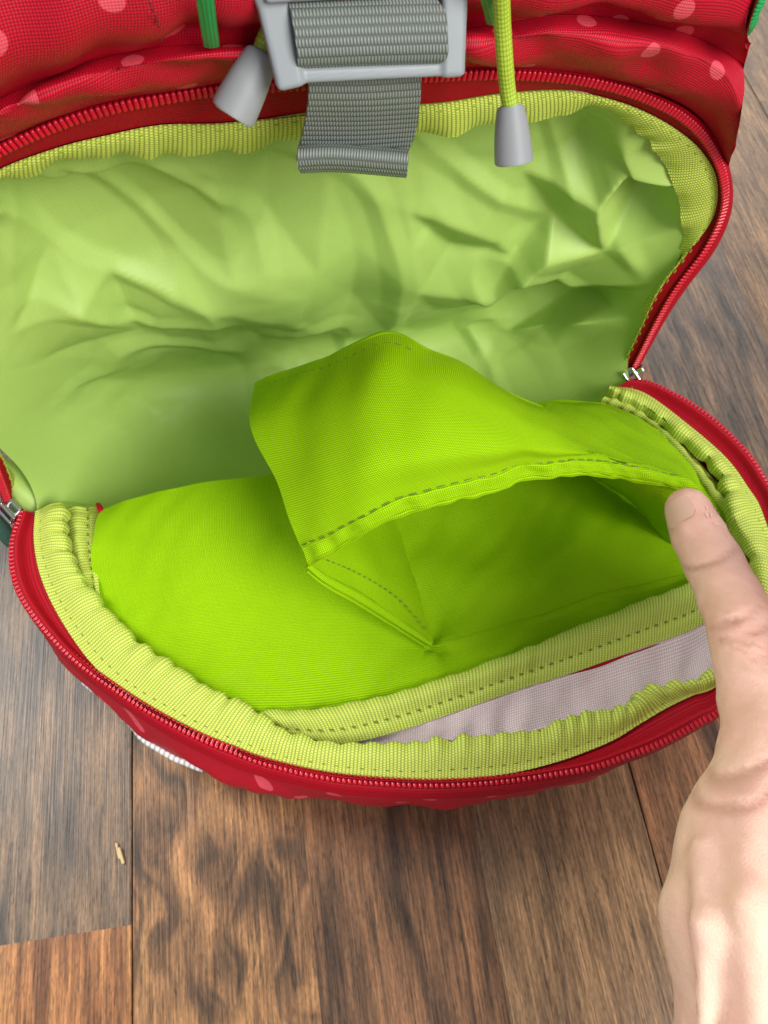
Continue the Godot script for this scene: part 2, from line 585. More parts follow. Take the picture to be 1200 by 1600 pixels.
func build_floor() -> void:
	var looks := [
		wood(0, 0.16, Color(0.29, 0.26, 0.235), Color(0.41, 0.345, 0.285), Color(0.52, 0.42, 0.325)),   # grey brown
		wood(1, 0.05, Color(0.42, 0.27, 0.17), Color(0.62, 0.42, 0.26), Color(0.72, 0.51, 0.32)),    # light orange brown
		wood(2, 0.42, Color(0.27, 0.205, 0.15), Color(0.50, 0.365, 0.245), Color(0.65, 0.48, 0.315)),    # figured
		wood(3, 0.06, Color(0.27, 0.20, 0.15), Color(0.46, 0.335, 0.235), Color(0.58, 0.415, 0.285)),     # brown stripes
		wood(4, 0.15, Color(0.42, 0.33, 0.245), Color(0.49, 0.385, 0.28), Color(0.55, 0.43, 0.31)),    # calm brown
	]
	var relief := wood_relief()
	var mats := []
	for t in looks:
		var m := plain(Color.WHITE, 0.36, 0.0, 0.5)
		m.albedo_texture = t
		m.heightmap_enabled = true
		m.heightmap_texture = relief
		m.heightmap_scale = 0.008
		m.uv1_scale = Vector3(1.0 / 0.0642, 1.0 / 0.62, 1)
		mats.append(m)
	var fl := Node3D.new()
	fl.name = "floor"
	add_child(fl)
	fl.rotation_degrees.y = 8.2
	tag(fl, "dark walnut laminate floor of three-strip planks under the backpack", "floor", "", "structure")
	var base := BoxMesh.new()
	base.size = Vector3(2.4, 0.01, 2.8)
	var u := part(fl, "underlay", base, M.black)
	u.position = Vector3(0, -0.0135, -0.4)
	var rng := RandomNumberGenerator.new()
	rng.seed = 11
	for p in range(-4, 5):
		var x0 := -0.0886 + 0.1929 * p
		var ends := [-1.5, -1.5 + rng.randf_range(0.25, 1.0), 0.55]
		for e in 2:
			var plank := Node3D.new()
			plank.name = numbered(fl, "plank")
			plank.position = Vector3(x0 + 0.09645, 0, (ends[e] + ends[e + 1]) / 2)
			fl.add_child(plank, true)
			for s in 3:
				var z: float = ends[e]
				var first := true
				while z < ends[e + 1] - 0.02:
					var l := rng.randf_range(0.18, 0.36)
					var z1: float = minf(z + l, ends[e + 1])
					if ends[e + 1] - z1 < 0.06: z1 = ends[e + 1]
					var which := rng.randi() % 5
					if p >= 1: which = [0, 4, 0, 4, 3][which]
					if p == -1 and s == 2 and z < -0.0201 and ends[e + 1] > -0.0201 and z1 > -0.3:
						if z < -0.2: z1 = -0.0201
						which = 0
					if p == -1 and s == 2 and absf(z + 0.0201) < 0.001: which = 1
					if p == 0 and z1 > -0.2 and z < 0.0:
						z1 = 0.15
						which = [2, 3, 4][s]
					if p == 1 and s == 0 and z1 > -0.2 and z < 0.0:
						z1 = 0.15
						which = 3
					stave(plank, x0 + s * 0.0642, x0 + s * 0.0642 + 0.0642, z, z1, s == 0, s == 2, first, z1 >= ends[e + 1], mats[which], rng)
					first = false
					z = z1

func stave(plank: Node3D, x0: float, x1: float, z0: float, z1: float, bl: bool, br: bool, bz0: bool, bz1: bool, m: Material, rng: RandomNumberGenerator) -> void:
	var o := plank.position
	var c := 0.0004
	var inner := [Vector2(x0 + (c if bl else 0.0), z0 + (c if bz0 else 0.0)), Vector2(x1 - (c if br else 0.0), z0 + (c if bz0 else 0.0)), Vector2(x1 - (c if br else 0.0), z1 - (c if bz1 else 0.0)), Vector2(x0 + (c if bl else 0.0), z1 - (c if bz1 else 0.0))]
	var g := 0.00012
	var outer := [Vector2(x0 + (g if bl else 0.00001), z0 + (g if bz0 else 0.00001)), Vector2(x1 - (g if br else 0.00001), z0 + (g if bz0 else 0.00001)), Vector2(x1 - (g if br else 0.00001), z1 - (g if bz1 else 0.00001)), Vector2(x0 + (g if bl else 0.00001), z1 - (g if bz1 else 0.00001))]
	var pos := PackedVector3Array()
	var nor := PackedVector3Array()
	var uv := PackedVector2Array()
	var idx := PackedInt32Array([0, 1, 2, 0, 2, 3])
	var off := Vector2(0.0, rng.randf() * maxf(0.0, 0.61 - (z1 - z0)) - z0)
	for q in inner:
		pos.append(Vector3(q.x, 0, q.y) - o); nor.append(Vector3.UP); uv.append(Vector2(q.x - x0, q.y) + off)
	for i in 4:
		var j := (i + 1) % 4
		var n := Vector3([0, 1, 0, -1][i], 0, [-1, 0, 1, 0][i])
		for lay in 2:
			var s := pos.size()
			var top: Array = [inner, outer][lay]
			var ht: float = [0.0, -0.00035][lay]
			var hb: float = [-0.00035, -0.008][lay]
			for q in [top[i], top[j]]:
				pos.append(Vector3(q.x, ht, q.y) - o); uv.append(Vector2(q.x - x0, q.y) + off)
			for q in [outer[i], outer[j]]:
				pos.append(Vector3(q.x, hb, q.y) - o); uv.append(Vector2(q.x - x0, q.y) + off)
			for q in 4: nor.append((n + Vector3.UP).normalized() if lay == 0 else n)
			idx.append_array([s, s + 1, s + 2, s + 1, s + 3, s + 2])
	part(plank, "stave", commit(pos, nor, uv, idx), m)

# ------------------------------------------------------------------ backpack
func red_uv(p: Vector3, q: Vector2) -> Vector2:
	return Vector2(p.x - 0.004, q.y + 0.011) / 0.085

func ripple(g: Array, amp: float, length: float, seed: float, edge_row_weight: Variant = null) -> Array:
	var n: float = 0.0
	for k in range(1, g[0].size()): n += (g[0][k] as Vector3).distance_to(g[0][k - 1])
	return push_out(g, func(_p, u, vv):
		var s: float = u * n / length
		var a: float = noise.get_noise_2d(s, seed) + 0.3 * noise.get_noise_2d(s * 2.3, seed + 7.0)
		return a * amp * (edge_row_weight.call(vv) if (edge_row_weight != null) else 1.0))

func build_bag() -> void:
	var bag := Node3D.new()
	bag.name = "backpack"
	add_child(bag)
	bag.position = BAG_AT
	bag.rotation.y = BAG_TURN
	tag(bag, "small red spotted backpack with its lime lined lower pocket zipped open", "backpack")
	build_shell(bag)
	build_lining(bag)
	build_upper_zip(bag)
	build_flap(bag)
	build_inner_pocket(bag)
	build_buckle(bag)

func build_shell(bag: Node3D) -> void:
	var low := [v(-.1003,.1883,.0005), v(-.0848,.1955,.0005), v(-.0748,.1977,.0005), v(-.0648,.2004,.0005), v(-.0503,.2029,.0005), v(-.0351,.2031,.0005), v(-.0196,.2028,.0005), v(-.0039,.2015,.0005), v(.0205,.1994,.0005), v(.0461,.1965,.0005), v(.0643,.1931,.0005), v(.0839,.1871,.0005), v(.1036,.1789,.0005), v(.1196,.1677,.0005), v(.1354,.1483,.0005)]
	var roll := [v(-.0938,.2012,.01), v(-.0803,.2059,.01), v(-.0711,.2076,.01), v(-.0618,.2098,.01), v(-.0483,.2123,.01), v(-.0339,.2127,.01), v(-.0194,.2124,.01), v(-.0048,.2107,.01), v(.0181,.2079,.01), v(.0422,.2056,.01), v(.0591,.2031,.01), v(.0773,.1981,.01), v(.0971,.1918,.01), v(.1127,.1824,.01), v(.1258,.165,.01)]
	var crest := [v(-.09,.2086,.014), v(-.0775,.2122,.014), v(-.0687,.214,.014), v(-.0596,.2164,.014), v(-.0465,.2192,.014), v(-.0327,.2197,.014), v(-.0189,.2191,.014), v(-.0049,.2172,.014), v(.0171,.2146,.014), v(.0401,.2131,.014), v(.0561,.2121,.014), v(.0731,.2084,.014), v(.0936,.2023,.014), v(.1104,.193,.014), v(.1198,.1816,.014)]
	var fold := [v(-.0916,.2056,.0075), v(-.0784,.2102,.0075), v(-.0689,.2129,.0075), v(-.0597,.2152,.0075), v(-.0462,.2182,.0075), v(-.0321,.2189,.0075), v(-.0182,.2174,.0075), v(-.0038,.2154,.0075), v(.0187,.2134,.0075), v(.0423,.2123,.0075), v(.0582,.2127,.0075), v(.0753,.2097,.0075), v(.0962,.2031,.0075), v(.1103,.1963,.0075), v(.1198,.19,.0075)]
	var over := [v(-.0889,.2109,.012), v(-.0762,.2152,.012), v(-.0672,.2175,.012), v(-.0583,.2198,.012), v(-.0454,.2223,.012), v(-.0317,.2228,.012), v(-.0182,.2215,.012), v(-.0043,.2193,.012), v(.0176,.2178,.012), v(.0403,.217,.012), v(.0558,.2174,.012), v(.0723,.2147,.012), v(.0924,.2084,.012), v(.1078,.2018,.012), v(.1157,.1972,.012)]
	var top1 := [v(-.0822,.2291,.021), v(-.0683,.2333,.021), v(-.0605,.2346,.021), v(-.0533,.2348,.021), v(-.042,.2356,.021), v(-.0298,.2351,.021), v(-.0173,.2345,.021), v(-.0046,.2327,.021), v(.0153,.2312,.021), v(.0362,.2296,.021), v(.0505,.2289,.021), v(.066,.2255,.021), v(.0839,.2216,.021), v(.0978,.2182,.021), v(.1054,.2142,.021)]
	var top2 := []
	var top3 := []
	for p in top1:
		top2.append(v(p.x * 1.02, 0.27, 0.012))
		top3.append(v(p.x * 0.98, 0.335, -0.02))
	var lower := loft([low, roll, crest, fold], 120, 22)
	lower = push_out(lower, func(p, u, vv):
		var w: float = sin(PI * clampf(vv, 0.0, 1.0))
		var a := noise.get_noise_2d(p.x * 26.0, p.y * 60.0 + p.x * 25.0) * 0.0022 + noise.get_noise_2d(p.x * 75.0 + p.y * 40.0, p.y * 90.0) * 0.0009
		return a * w)
	part(bag, "front_panel", sheet(lower, 0.0, red_uv), M.red)
	var upper := loft([fold, over, top1, top2, top3], 120, 44)
	upper = push_out(upper, func(p, u, vv):
		var w := clampf(vv * 5.0, 0.0, 1.0)
		var gather := exp(-pow((p.x + 0.004) / 0.05, 2.0))
		return w * (noise.get_noise_2d(p.x * 22.0, p.y * 14.0 + 5.0) * 0.003 + noise.get_noise_2d(p.x * 70.0 - p.y * 30.0, p.y * 16.0) * 0.0016 * (0.4 + gather)))
	part(bag, "upper_panel", sheet(upper, 0.0, red_uv), M.red)
	# sides, back, top and base
	var right := []
	var left := []
	for c in [low, roll, crest, fold, over, top1, top2, top3]:
		right.append(c[-1])
		left.append(c[0])
	for side in [right, left]:
		var sgn := 1.0 if side == right else -1.0
		var back1 := moved(side, v(0.0035 * sgn, 0, -0.012))
		var back2 := moved(side, v(0.003 * sgn, 0, -0.06))
		var back3 := moved(side, v(-0.008 * sgn, 0, -0.115))
		part(bag, "upper_side", sheet(loft([side, back1, back2, back3], 30, 14), 0.0, red_uv), M.red)
	var rim := [v(.1357,.0443,0), v(.138,.0742,0), v(.1408,.0917,0), v(.1459,.1101,0), v(.145,.1281,0), v(.1377,.1455,0), v(.1263,.1608,0), v(.1138,.1718,0), v(.1007,.1794,0), v(.0866,.1861,0), v(.0702,.1916,0), v(.0517,.1955,0), v(.0359,.1976,0), v(.0206,.1992,0), v(.0042,.2007,0), v(-.0086,.202,0), v(-.021,.2031,0), v(-.035,.2031,0), v(-.0473,.2029,0), v(-.06,.2009,0), v(-.0752,.1967,0), v(-.0862,.1923,0), v(-.1,.1819,0), v(-.1129,.1627,0), v(-.1212,.1384,0), v(-.1276,.1044,0), v(-.1303,.0729,0), v(-.1366,.0412,0)]
	var inward := []
	var deep := []
	for p in rim:
		inward.append(v(p.x * 1.025, p.y, -0.03))
		deep.append(v(p.x * 1.01, p.y * 0.97, -0.115))
	part(bag, "pocket_wall", sheet(loft([moved(rim, v(0, 0, -0.0015)), moved(inward, v(0, 0, 0.016)), inward, deep], 90, 14), 0.0, red_uv), M.red)
	var b0 := []
	var b1 := []
	for y in [0.0, 0.03, 0.10, 0.20, 0.30, 0.335]:
		b0.append(v(-0.135, y, -0.118))
		b1.append(v(0.135, y, -0.118))
	part(bag, "back_panel", sheet(loft([b0, between(b0, b1, 0.5, v(0, 0, -0.012)), b1], 20, 20), 0.0, red_uv), M.red)
	part(bag, "base_panel", sheet(loft([[v(-0.127, 0.006, 0.002), v(0, 0.0032, 0.002), v(0.127, 0.006, 0.002)], [v(-0.125, 0.002, -0.02), v(0, 0.0015, -0.02), v(0.125, 0.002, -0.02)], [v(-0.13, 0.002, -0.117), v(0, 0.0015, -0.117), v(0.13, 0.002, -0.117)]], 24, 16), 0.0, red_uv), M.red)
	part(bag, "top_panel", sheet(loft([[v(-0.15, 0.335, -0.02), v(0, 0.338, -0.02), v(0.14, 0.335, -0.02)], [v(-0.14, 0.345, -0.07), v(0, 0.352, -0.07), v(0.13, 0.345, -0.07)], [v(-0.135, 0.335, -0.118), v(0, 0.336, -0.128), v(0.135, 0.335, -0.118)]], 20, 10), 0.0, red_uv), M.red)
	# green loops caught in the fold
	for c in [[v(-.0211,.2462,.033), v(-.0212,.239,.028), v(-.0212,.23,.021), v(-.0211,.221,.0135)], [v(.0323,.2392,.031), v(.0354,.2317,.027), v(.039,.2247,.021), v(.0428,.2169,.0145)]]:
		var a := smooth(c, 12)
		part(bag, "ribbon_loop", sheet(loft([moved(a, v(-0.0017, 0.0002, 0)), moved(a, v(0, 0, 0.0006)), moved(a, v(0.0017, -0.0002, 0))], 14, 6), 0.0007), M.green)
	# a seam with a row of stitches left of the loop
	part(bag, "seam_stitching", stitches([v(-.0317,.2414,.0275), v(-.0312,.2363,.0245), v(-.0309,.2309,.0205), v(-.0312,.2248,.0155)], 9, 0.5, 0.0003), plain(lin(0.20, 0.01, 0.02), 0.6)).set_meta("kind", "stuff")
	# green straps at the two sides
	part(bag, "side_strap", tube(smooth([v(0.138, 0.315, -0.06), v(0.158, 0.285, -0.035)] + [v(.1328,.1972,-.012), v(.1323,.1917,-.012), v(.1381,.1811,-.02)] + [v(0.146, 0.185, -0.05)], 24), func(_t): return 0.0022, 10, 0.5), M.green)
	part(bag, "side_strap", tube(smooth([v(-0.132, 0.02, -0.09), v(-0.150, 0.014, -0.05)] + [v(-.1507,.0324,-.01), v(-.145,.0329,-.0018), v(-.1402,.0334,.006), v(-.1355,.0339,.0143)] + [v(-0.118, 0.022, 0.03)], 24), func(_t): return 0.003, 10, 0.5), M.dark_green)

func sharp(n: float) -> float:   # a ridge with a narrow crest where the noise crosses nought
	return maxf(0.0, 1.0 - sqrt(n * n * 9.0 + 0.004))

func facets(at: PackedVector2Array, high: Array, nu: int, nv: int, passes: int) -> PackedFloat32Array:
	var out := PackedFloat32Array()
	out.resize((nu + 1) * (nv + 1))
	var tri := Geometry2D.triangulate_delaunay(at)
	for t in range(0, tri.size(), 3):
		var a := at[tri[t]]
		var b := at[tri[t + 1]]
		var c := at[tri[t + 2]]
		var area := (b - a).cross(c - a)
		if absf(area) < 1e-6: continue
		for r in range(maxi(0, int(minf(a.y, minf(b.y, c.y)))), mini(nv, int(maxf(a.y, maxf(b.y, c.y))) + 1) + 1):
			for k in range(maxi(0, int(minf(a.x, minf(b.x, c.x)))), mini(nu, int(maxf(a.x, maxf(b.x, c.x))) + 1) + 1):
				var p := Vector2(k, r)
				var wa := (b - p).cross(c - p) / area
				var wb := (c - p).cross(a - p) / area
				var wc := 1.0 - wa - wb
				if wa < -0.001 or wb < -0.001 or wc < -0.001: continue
				out[r * (nu + 1) + k] = wa * high[tri[t]] + wb * high[tri[t + 1]] + wc * high[tri[t + 2]]
	for pass_ in passes:   # the creases are a little rounded
		var soft := out.duplicate()
		for r in range(1, nv):
			for k in range(1, nu):
				var i := r * (nu + 1) + k
				soft[i] = (out[i] * 4.0 + out[i - 1] + out[i + 1] + out[i - nu - 1] + out[i + nu + 1]) / 8.0
		out = soft
	return out

func build_lining(bag: Node3D) -> void:
	var prof := [v(0, 0.189, -0.004), v(0, 0.168, -0.027), v(0, 0.130, -0.034), v(0, 0.092, -0.036), v(0, 0.055, -0.050), v(0, 0.020, -0.066), v(0, 0.005, -0.048), v(0, 0.006, -0.004), v(0, 0.018, 0.014), v(0, 0.042, 0.026)]
	var arch := [v(.1337,.143,-.001), v(.124,.1557,-.001), v(.1123,.1656,-.001), v(.0995,.1739,-.001), v(.0871,.1801,-.001), v(.0718,.1854,-.001), v(.053,.1875,-.001), v(.0368,.1877,-.001), v(.0209,.1894,-.001), v(.0037,.1909,-.001), v(-.0097,.1915,-.001), v(-.0228,.1925,-.001), v(-.0369,.1946,-.001), v(-.0497,.1942,-.001), v(-.0627,.193,-.001), v(-.078,.1897,-.001), v(-.0873,.1844,-.001), v(-.0974,.1762,-.001), v(-.1081,.1604,-.001)] + [v(-0.122, 0.150, 0), v(-0.15, 0.145, 0)]
	var nu := 250
	var nv := 220
	var g := []
	for r in nv + 1:
		var t := float(r) / nv
		var c := at_index(prof, t * (prof.size() - 1))
		var row := []
		for k in nu + 1:
			var q := float(k) / nu * 2.0 - 1.0
			var w := pow(absf(q), 4.5)
			var half := lerpf(0.137, 0.128, smoothstep(0.15, 0.75, t))
			if q < 0.0: half *= 0.955
			var x := q * half
			var roof := 0.145
			for i in arch.size() - 1:
				if arch[i].x >= x and arch[i + 1].x < x: roof = lerpf(arch[i].y, arch[i + 1].y, (arch[i].x - x) / (arch[i].x - arch[i + 1].x))
			var ys := lerpf(0.146, 0.046, smoothstep(0.0, 0.85, t))
			var y := lerpf(c.y * lerpf(1.0, minf(1.0, (roof + 0.001) / 0.189), 1.0 - t), ys, w)
			row.append(v(x, y, lerpf(c.z, lerpf(-0.003, 0.010, smoothstep(0.6, 1.0, t)), w)))
		g.append(row)
	# thin nylon takes flat facets between sharp creases: heights at the corners, joined by triangles
	var corners := [
		[v(.1126,.1485,-.012), .010], [v(.1039,.1285,-.018), .014], [v(.0908,.0987,-.026), .014], [v(.0753,.072,-.032), .012], [v(.0593,.0537,-.034), .008],
		[v(.1189,.1251,-.02), -.016], [v(.1201,.088,-.03), -.022], [v(.1181,.0547,-.034), -.016], [v(.1168,.0052,-.04), -.008],
		[v(.1304,.1208,-.012), .003], [v(.1365,.082,-.014), .006], [v(.1222,.0526,-.028), .009], [v(.1422,.0394,-.012), .010], [v(.1278,.0649,-.02), -.006], [v(.1203,-.0078,-.035), .003], [v(.1393,.0265,-.015), .004],
		[v(-.0624,.178,-.012), .007], [v(-.0615,.156,-.02), .010], [v(-.081,.1148,-.03), .006], [v(-.0809,.137,-.026), -.006], [v(-.0768,.1652,-.016), -.005], [v(-.0934,.1405,-.02), .003], [v(-.1044,.0878,-.03), -.005], [v(-.1097,.1037,-.03), .002],
		[v(-.0669,.121,-.03), -.003], [v(-.0513,.1081,-.032), .006], [v(-.0656,.082,-.033), -.004], [v(-.0379,.0948,-.033), .006], [v(-.0076,.0728,-.034), .007], [v(-.0249,.0648,-.034), -.003], [v(.0189,.0708,-.036), -.003], [v(-.0283,.1105,-.034), .004], [v(-.0386,.0474,-.036), .003], [v(-.0536,.0522,-.036), -.002],
		[v(-.0268,.1561,-.024), .005], [v(-.0418,.1237,-.03), -.001], [v(-.0485,.1442,-.026), -.005], [v(-.0463,.1689,-.02), .003], [v(-.0107,.1321,-.03), -.003], [v(.0102,.1468,-.026), .003], [v(.0188,.1081,-.031), .001], [v(.0039,.1021,-.031), .004],
		[v(.0374,.1208,-.029), .003], [v(.065,.1091,-.031), .007], [v(.0573,.0961,-.032), -.005], [v(.0438,.0756,-.033), .004], [v(.0801,.0925,-.03), .002], [v(.049,.1439,-.026), -.004], [v(.0773,.1343,-.026), .002], [v(.0917,.1473,-.022), -.003], [v(.092,.1137,-.03), -.002],
		[v(-.1288,.0615,-.034), .004], [v(-.1102,.0417,-.036), .005], [v(-.0865,.0239,-.038), .004], [v(-.1017,.0592,-.036), -.003], [v(-.1144,.0118,-.04), -.003], [v(.0563,.0336,-.034), -.004], [v(.0297,.0393,-.036), .002], [v(.0794,.0241,-.036), .003]]
	var flat := PackedVector2Array()
	var high := []
	for c in corners:
		var best := INF
		var at := Vector2.ZERO
		for r in range(2, nv - 2, 2):
			for k in range(2, nu - 2, 2):
				var d: float = (g[r][k] as Vector3).distance_squared_to(c[0])
				if d < best:
					best = d
					at = Vector2(k, r)
		if at.x < 8 or at.x > nu - 8 or best > 0.00008: continue
		flat.append(at)
		high.append(c[1])
	var rng := RandomNumberGenerator.new()
	rng.seed = 21
	for i in 26:
		for edge in [Vector2(i * nu / 25.0, 0), Vector2(i * nu / 25.0, nv), Vector2(0, i * nv / 25.0), Vector2(nu, i * nv / 25.0)]:
			if not flat.has(edge):
				flat.append(edge)
				high.append(0.0)
	for i in 900:
		var p := Vector2(rng.randf_range(6, nu - 6), rng.randf_range(6, nv - 6))
		var gap := INF
		for q in flat: gap = minf(gap, q.distance_squared_to(p))
		if gap > 19.0 * 19.0:
			flat.append(p)
			high.append(rng.randf_range(-0.0016, 0.0016) + 0.0)
	var lift := facets(flat, high, nu, nv, 2)
	var fine_at := PackedVector2Array()
	var fine_high := []
	for i in 480:
		fine_at.append(Vector2(rng.randf_range(0, nu), rng.randf_range(0, nv)))
		fine_high.append(rng.randf_range(-0.0009, 0.0009))
	var fine := facets(fine_at, fine_high, nu, nv, 2)
	g = push_out(g, func(p, u, vv):
		var k := int(round(u * nu))
		var r := int(round(vv * nv))
		var d: float = lift[r * (nu + 1) + k] + fine[r * (nu + 1) + k] * smoothstep(0.35, 0.0, noise.get_noise_2d(u * 5.0, vv * 5.0))
		d += noise.get_noise_2d(p.x * 14.0 + 4.0, p.y * 12.0) * 0.0026 + sharp(noise.get_noise_2d(p.x * 17.0 + p.y * 12.0, p.y * 9.0 - p.x * 5.0)) * 0.0022
		d *= 1.0 - 0.9 * smoothstep(0.60, 0.80, vv)
		var keep := smoothstep(0.0, 0.07, vv) * smoothstep(0.02, 0.17, u) * smoothstep(0.0, 0.05, 1.0 - u)
		return -d * keep)
	for row in g:
		for k in row.size(): row[k] = v(row[k].x, maxf(row[k].y, 0.0045), row[k].z)
	part(bag, "lining", sheet(g), M.lining)
	# the ledge of lining along the hinge at the left
	var ledge := loft([[v(-.1305,.0709,-.01), v(-.1273,.055,-.01), v(-.1184,.0383,-.01), v(-.1051,.0218,-.01), v(-.0807,.0088,-.01), v(-.0442,.0001,-.01)], [v(-.1303,.0689,-.004), v(-.127,.0533,-.004), v(-.1188,.038,-.004), v(-.1054,.0227,-.004), v(-.0813,.009,-.004), v(-.045,.0017,-.004)], [v(-.1369,.0407,-.0049), v(-.1295,.0412,.0033), v(-.1183,.0415,.0084), v(-.101,.0419,.0142), v(-.0764,.0423,.0218), v(-.044,.0426,.0273)]], 40, 12)
	part(bag, "hinge_ledge", sheet(push_out(ledge, func(p, u, vv): return noise.get_noise_2d(p.x * 40.0, p.z * 60.0) * 0.001), 0.0005), M.lining)

func teeth_along(line: Array, n: int, width: float, radius: float, up: Vector3) -> ArrayMesh:
	var p := smooth(line, n)
	var list := []
	for i in range(0, n):
		var t: Vector3 = (p[i + 1] - p[i]).normalized()
		var s := t.cross(up).normalized()
		list.append([p[i] - s * width, p[i] + s * width])
	return beads(list, radius, 6, 3)

func build_upper_zip(bag: Node3D) -> void:
	var T := [v(.1307,.0492,.003), v(.1324,.0791,.003), v(.1347,.0964,.003), v(.1396,.1145,.003), v(.1394,.1319,.003), v(.1329,.1476,.003), v(.1225,.1615,.003), v(.1108,.172,.003), v(.0984,.1797,.003), v(.0851,.1861,.003), v(.0691,.1915,.003), v(.0507,.1955,.003), v(.035,.1976,.003), v(.0199,.1992,.003), v(.0036,.2009,.003), v(-.0091,.2022,.003), v(-.0215,.2033,.003), v(-.0353,.2034,.003), v(-.0475,.203,.003), v(-.0602,.201,.003), v(-.0753,.1968,.003), v(-.0865,.1917,.003), v(-.0986,.1821,.003), v(-.1101,.1649,.003), v(-.1184,.1411,.003), v(-.1242,.1074,.003), v(-.1271,.0754,.003), v(-.1325,.0473,.003)]
	var Eo := [v(.1344,.0471,.0012), v(.1369,.0758,.0012), v(.14,.0931,.0012), v(.1448,.1115,.0012), v(.1439,.1293,.0012), v(.1366,.1467,.0012), v(.1253,.1619,.0012), v(.1129,.1728,.0012), v(.0998,.1806,.0012), v(.0859,.1872,.0012), v(.0695,.1927,.0012), v(.0511,.1965,.0012), v(.0355,.1986,.0012), v(.0203,.2002,.0012), v(.004,.2017,.0012), v(-.0087,.203,.0012), v(-.021,.204,.0012), v(-.0349,.2041,.0012), v(-.0471,.2039,.0012), v(-.0598,.2019,.0012), v(-.0748,.1979,.0012), v(-.0858,.1931,.0012), v(-.0995,.1828,.0012), v(-.1124,.1637,.0012), v(-.1206,.1396,.0012), v(-.127,.1058,.0012), v(-.1297,.0745,.0012), v(-.1359,.043,.0012)]
	var I := [v(.1269,.0432,-.001), v(.1283,.0728,-.001), v(.1294,.0936,-.001), v(.1352,.1117,-.001), v(.1386,.1272,-.001), v(.1337,.143,-.001), v(.124,.1557,-.001), v(.1123,.1656,-.001), v(.0995,.1739,-.001), v(.0871,.1801,-.001), v(.0718,.1854,-.001), v(.053,.1875,-.001), v(.0368,.1877,-.001), v(.0209,.1894,-.001), v(.0037,.1909,-.001), v(-.0097,.1915,-.001), v(-.0228,.1925,-.001), v(-.0369,.1946,-.001), v(-.0497,.1942,-.001), v(-.0627,.193,-.001), v(-.078,.1897,-.001), v(-.0873,.1844,-.001), v(-.0974,.1762,-.001), v(-.1081,.1604,-.001), v(-.1168,.1359,-.001), v(-.1227,.1013,-.001), v(-.1249,.0714,-.001), v(-.1311,.0423,-.001)]
	var J := [v(.1296,.0375,-.0045), v(.131,.0677,-.0045), v(.1319,.089,-.0045), v(.1355,.1081,-.0045), v(.1308,.1215,-.0045), v(.1226,.1385,-.0045), v(.1117,.1539,-.0045), v(.1044,.1623,-.0045), v(.0947,.1702,-.0045), v(.0866,.1749,-.0045), v(.0749,.1766,-.0045), v(.0557,.176,-.0045), v(.0386,.1758,-.0045), v(.0218,.1785,-.0045), v(.0038,.1811,-.0045), v(-.0104,.181,-.0045), v(-.0243,.1812,-.0045), v(-.0391,.1837,-.0045), v(-.0517,.1865,-.0045), v(-.0647,.1868,-.0045), v(-.0805,.1833,-.0045), v(-.0871,.1772,-.0045), v(-.0959,.1683,-.0045), v(-.1074,.1542,-.0045), v(-.1182,.132,-.0045), v(-.1244,.0967,-.0045), v(-.1267,.0662,-.0045), v(-.133,.0364,-.0045)]
	var z := part(bag, "upper_zipper_tape", sheet(loft([Eo, moved(between(T, Eo, 0.35), v(0, 0, 0.0004)), moved(T, v(0, 0, -0.0012)), moved(between(T, I, 0.4), v(0, 0, -0.0005)), I], 260, 14, false), 0.0005), M.ziptape)
	var te := part(z, "zipper_teeth", teeth_along(moved(T, v(0, 0, -0.0005)), 330, 0.0008, 0.00072, Vector3.BACK), M.teeth)
	te.set_meta("kind", "stuff")
	var tp := loft([moved(I, v(0, 0, 0.0004)), between(I, J, 0.3, v(0, 0, 0.0012)), between(I, J, 0.7, v(0, 0, 0.001)), J], 300, 14, false)
	tp = ripple(tp, 0.0018, 0.016, 3.0, func(t): return t * t)
	var b := part(bag, "upper_binding", sheet(turned(tp), 0.0006), M.tape)
	part(b, "stitching", stitches(between(I, J, 0.16, v(0, 0, 0.0015)), 100, 0.35, 0.00026), M.lime_thread).set_meta("kind", "stuff")
	# sliders at both ends
	slider(bag, v(.1307,.0452,.003), 0.6, 2.4)
	slider(bag, v(-.1328,.0429,.004), -0.5, 0.55)

func turned(g: Array) -> Array:   # swaps rows and columns, so that the ribs of a tape run across it
	var out := []
	for k in g[0].size():
		var row := []
		for r in g.size(): row.append(g[r][k])
		out.append(row)
	return out

func slider(bag: Node3D, at: Vector3, tilt: float, spin: float) -> void:
	var o := Node3D.new()
	o.name = numbered(bag, "zipper_slider")
	bag.add_child(o, true)
	o.position = at
	o.rotation = Vector3(0.5, spin, tilt)
	part(o, "slider_body", solid(func(p): return minf(minf(rbox(p, v(0, 0.0022, 0), v(0.0036, 0.0009, 0.0042), 0.0007), rbox(p, v(0, -0.0022, 0), v(0.0036, 0.0009, 0.0042), 0.0007)), rbox(p, v(0, 0, 0.003), v(0.0012, 0.0026, 0.001), 0.0004)), v(-0.005, -0.004, -0.006), v(0.005, 0.004, 0.006), 0.0004), M.chrome)
	part(o, "slider_bridge", solid(func(p): return maxf(rbox(p, v(0, 0.0042, 0), v(0.0011, 0.0018, 0.0032), 0.0006), -rbox(p, v(0, 0.0038, 0), v(0.003, 0.0010, 0.0019), 0.0003)), v(-0.002, 0.0015, -0.0045), v(0.002, 0.007, 0.0045), 0.00035), M.chrome)

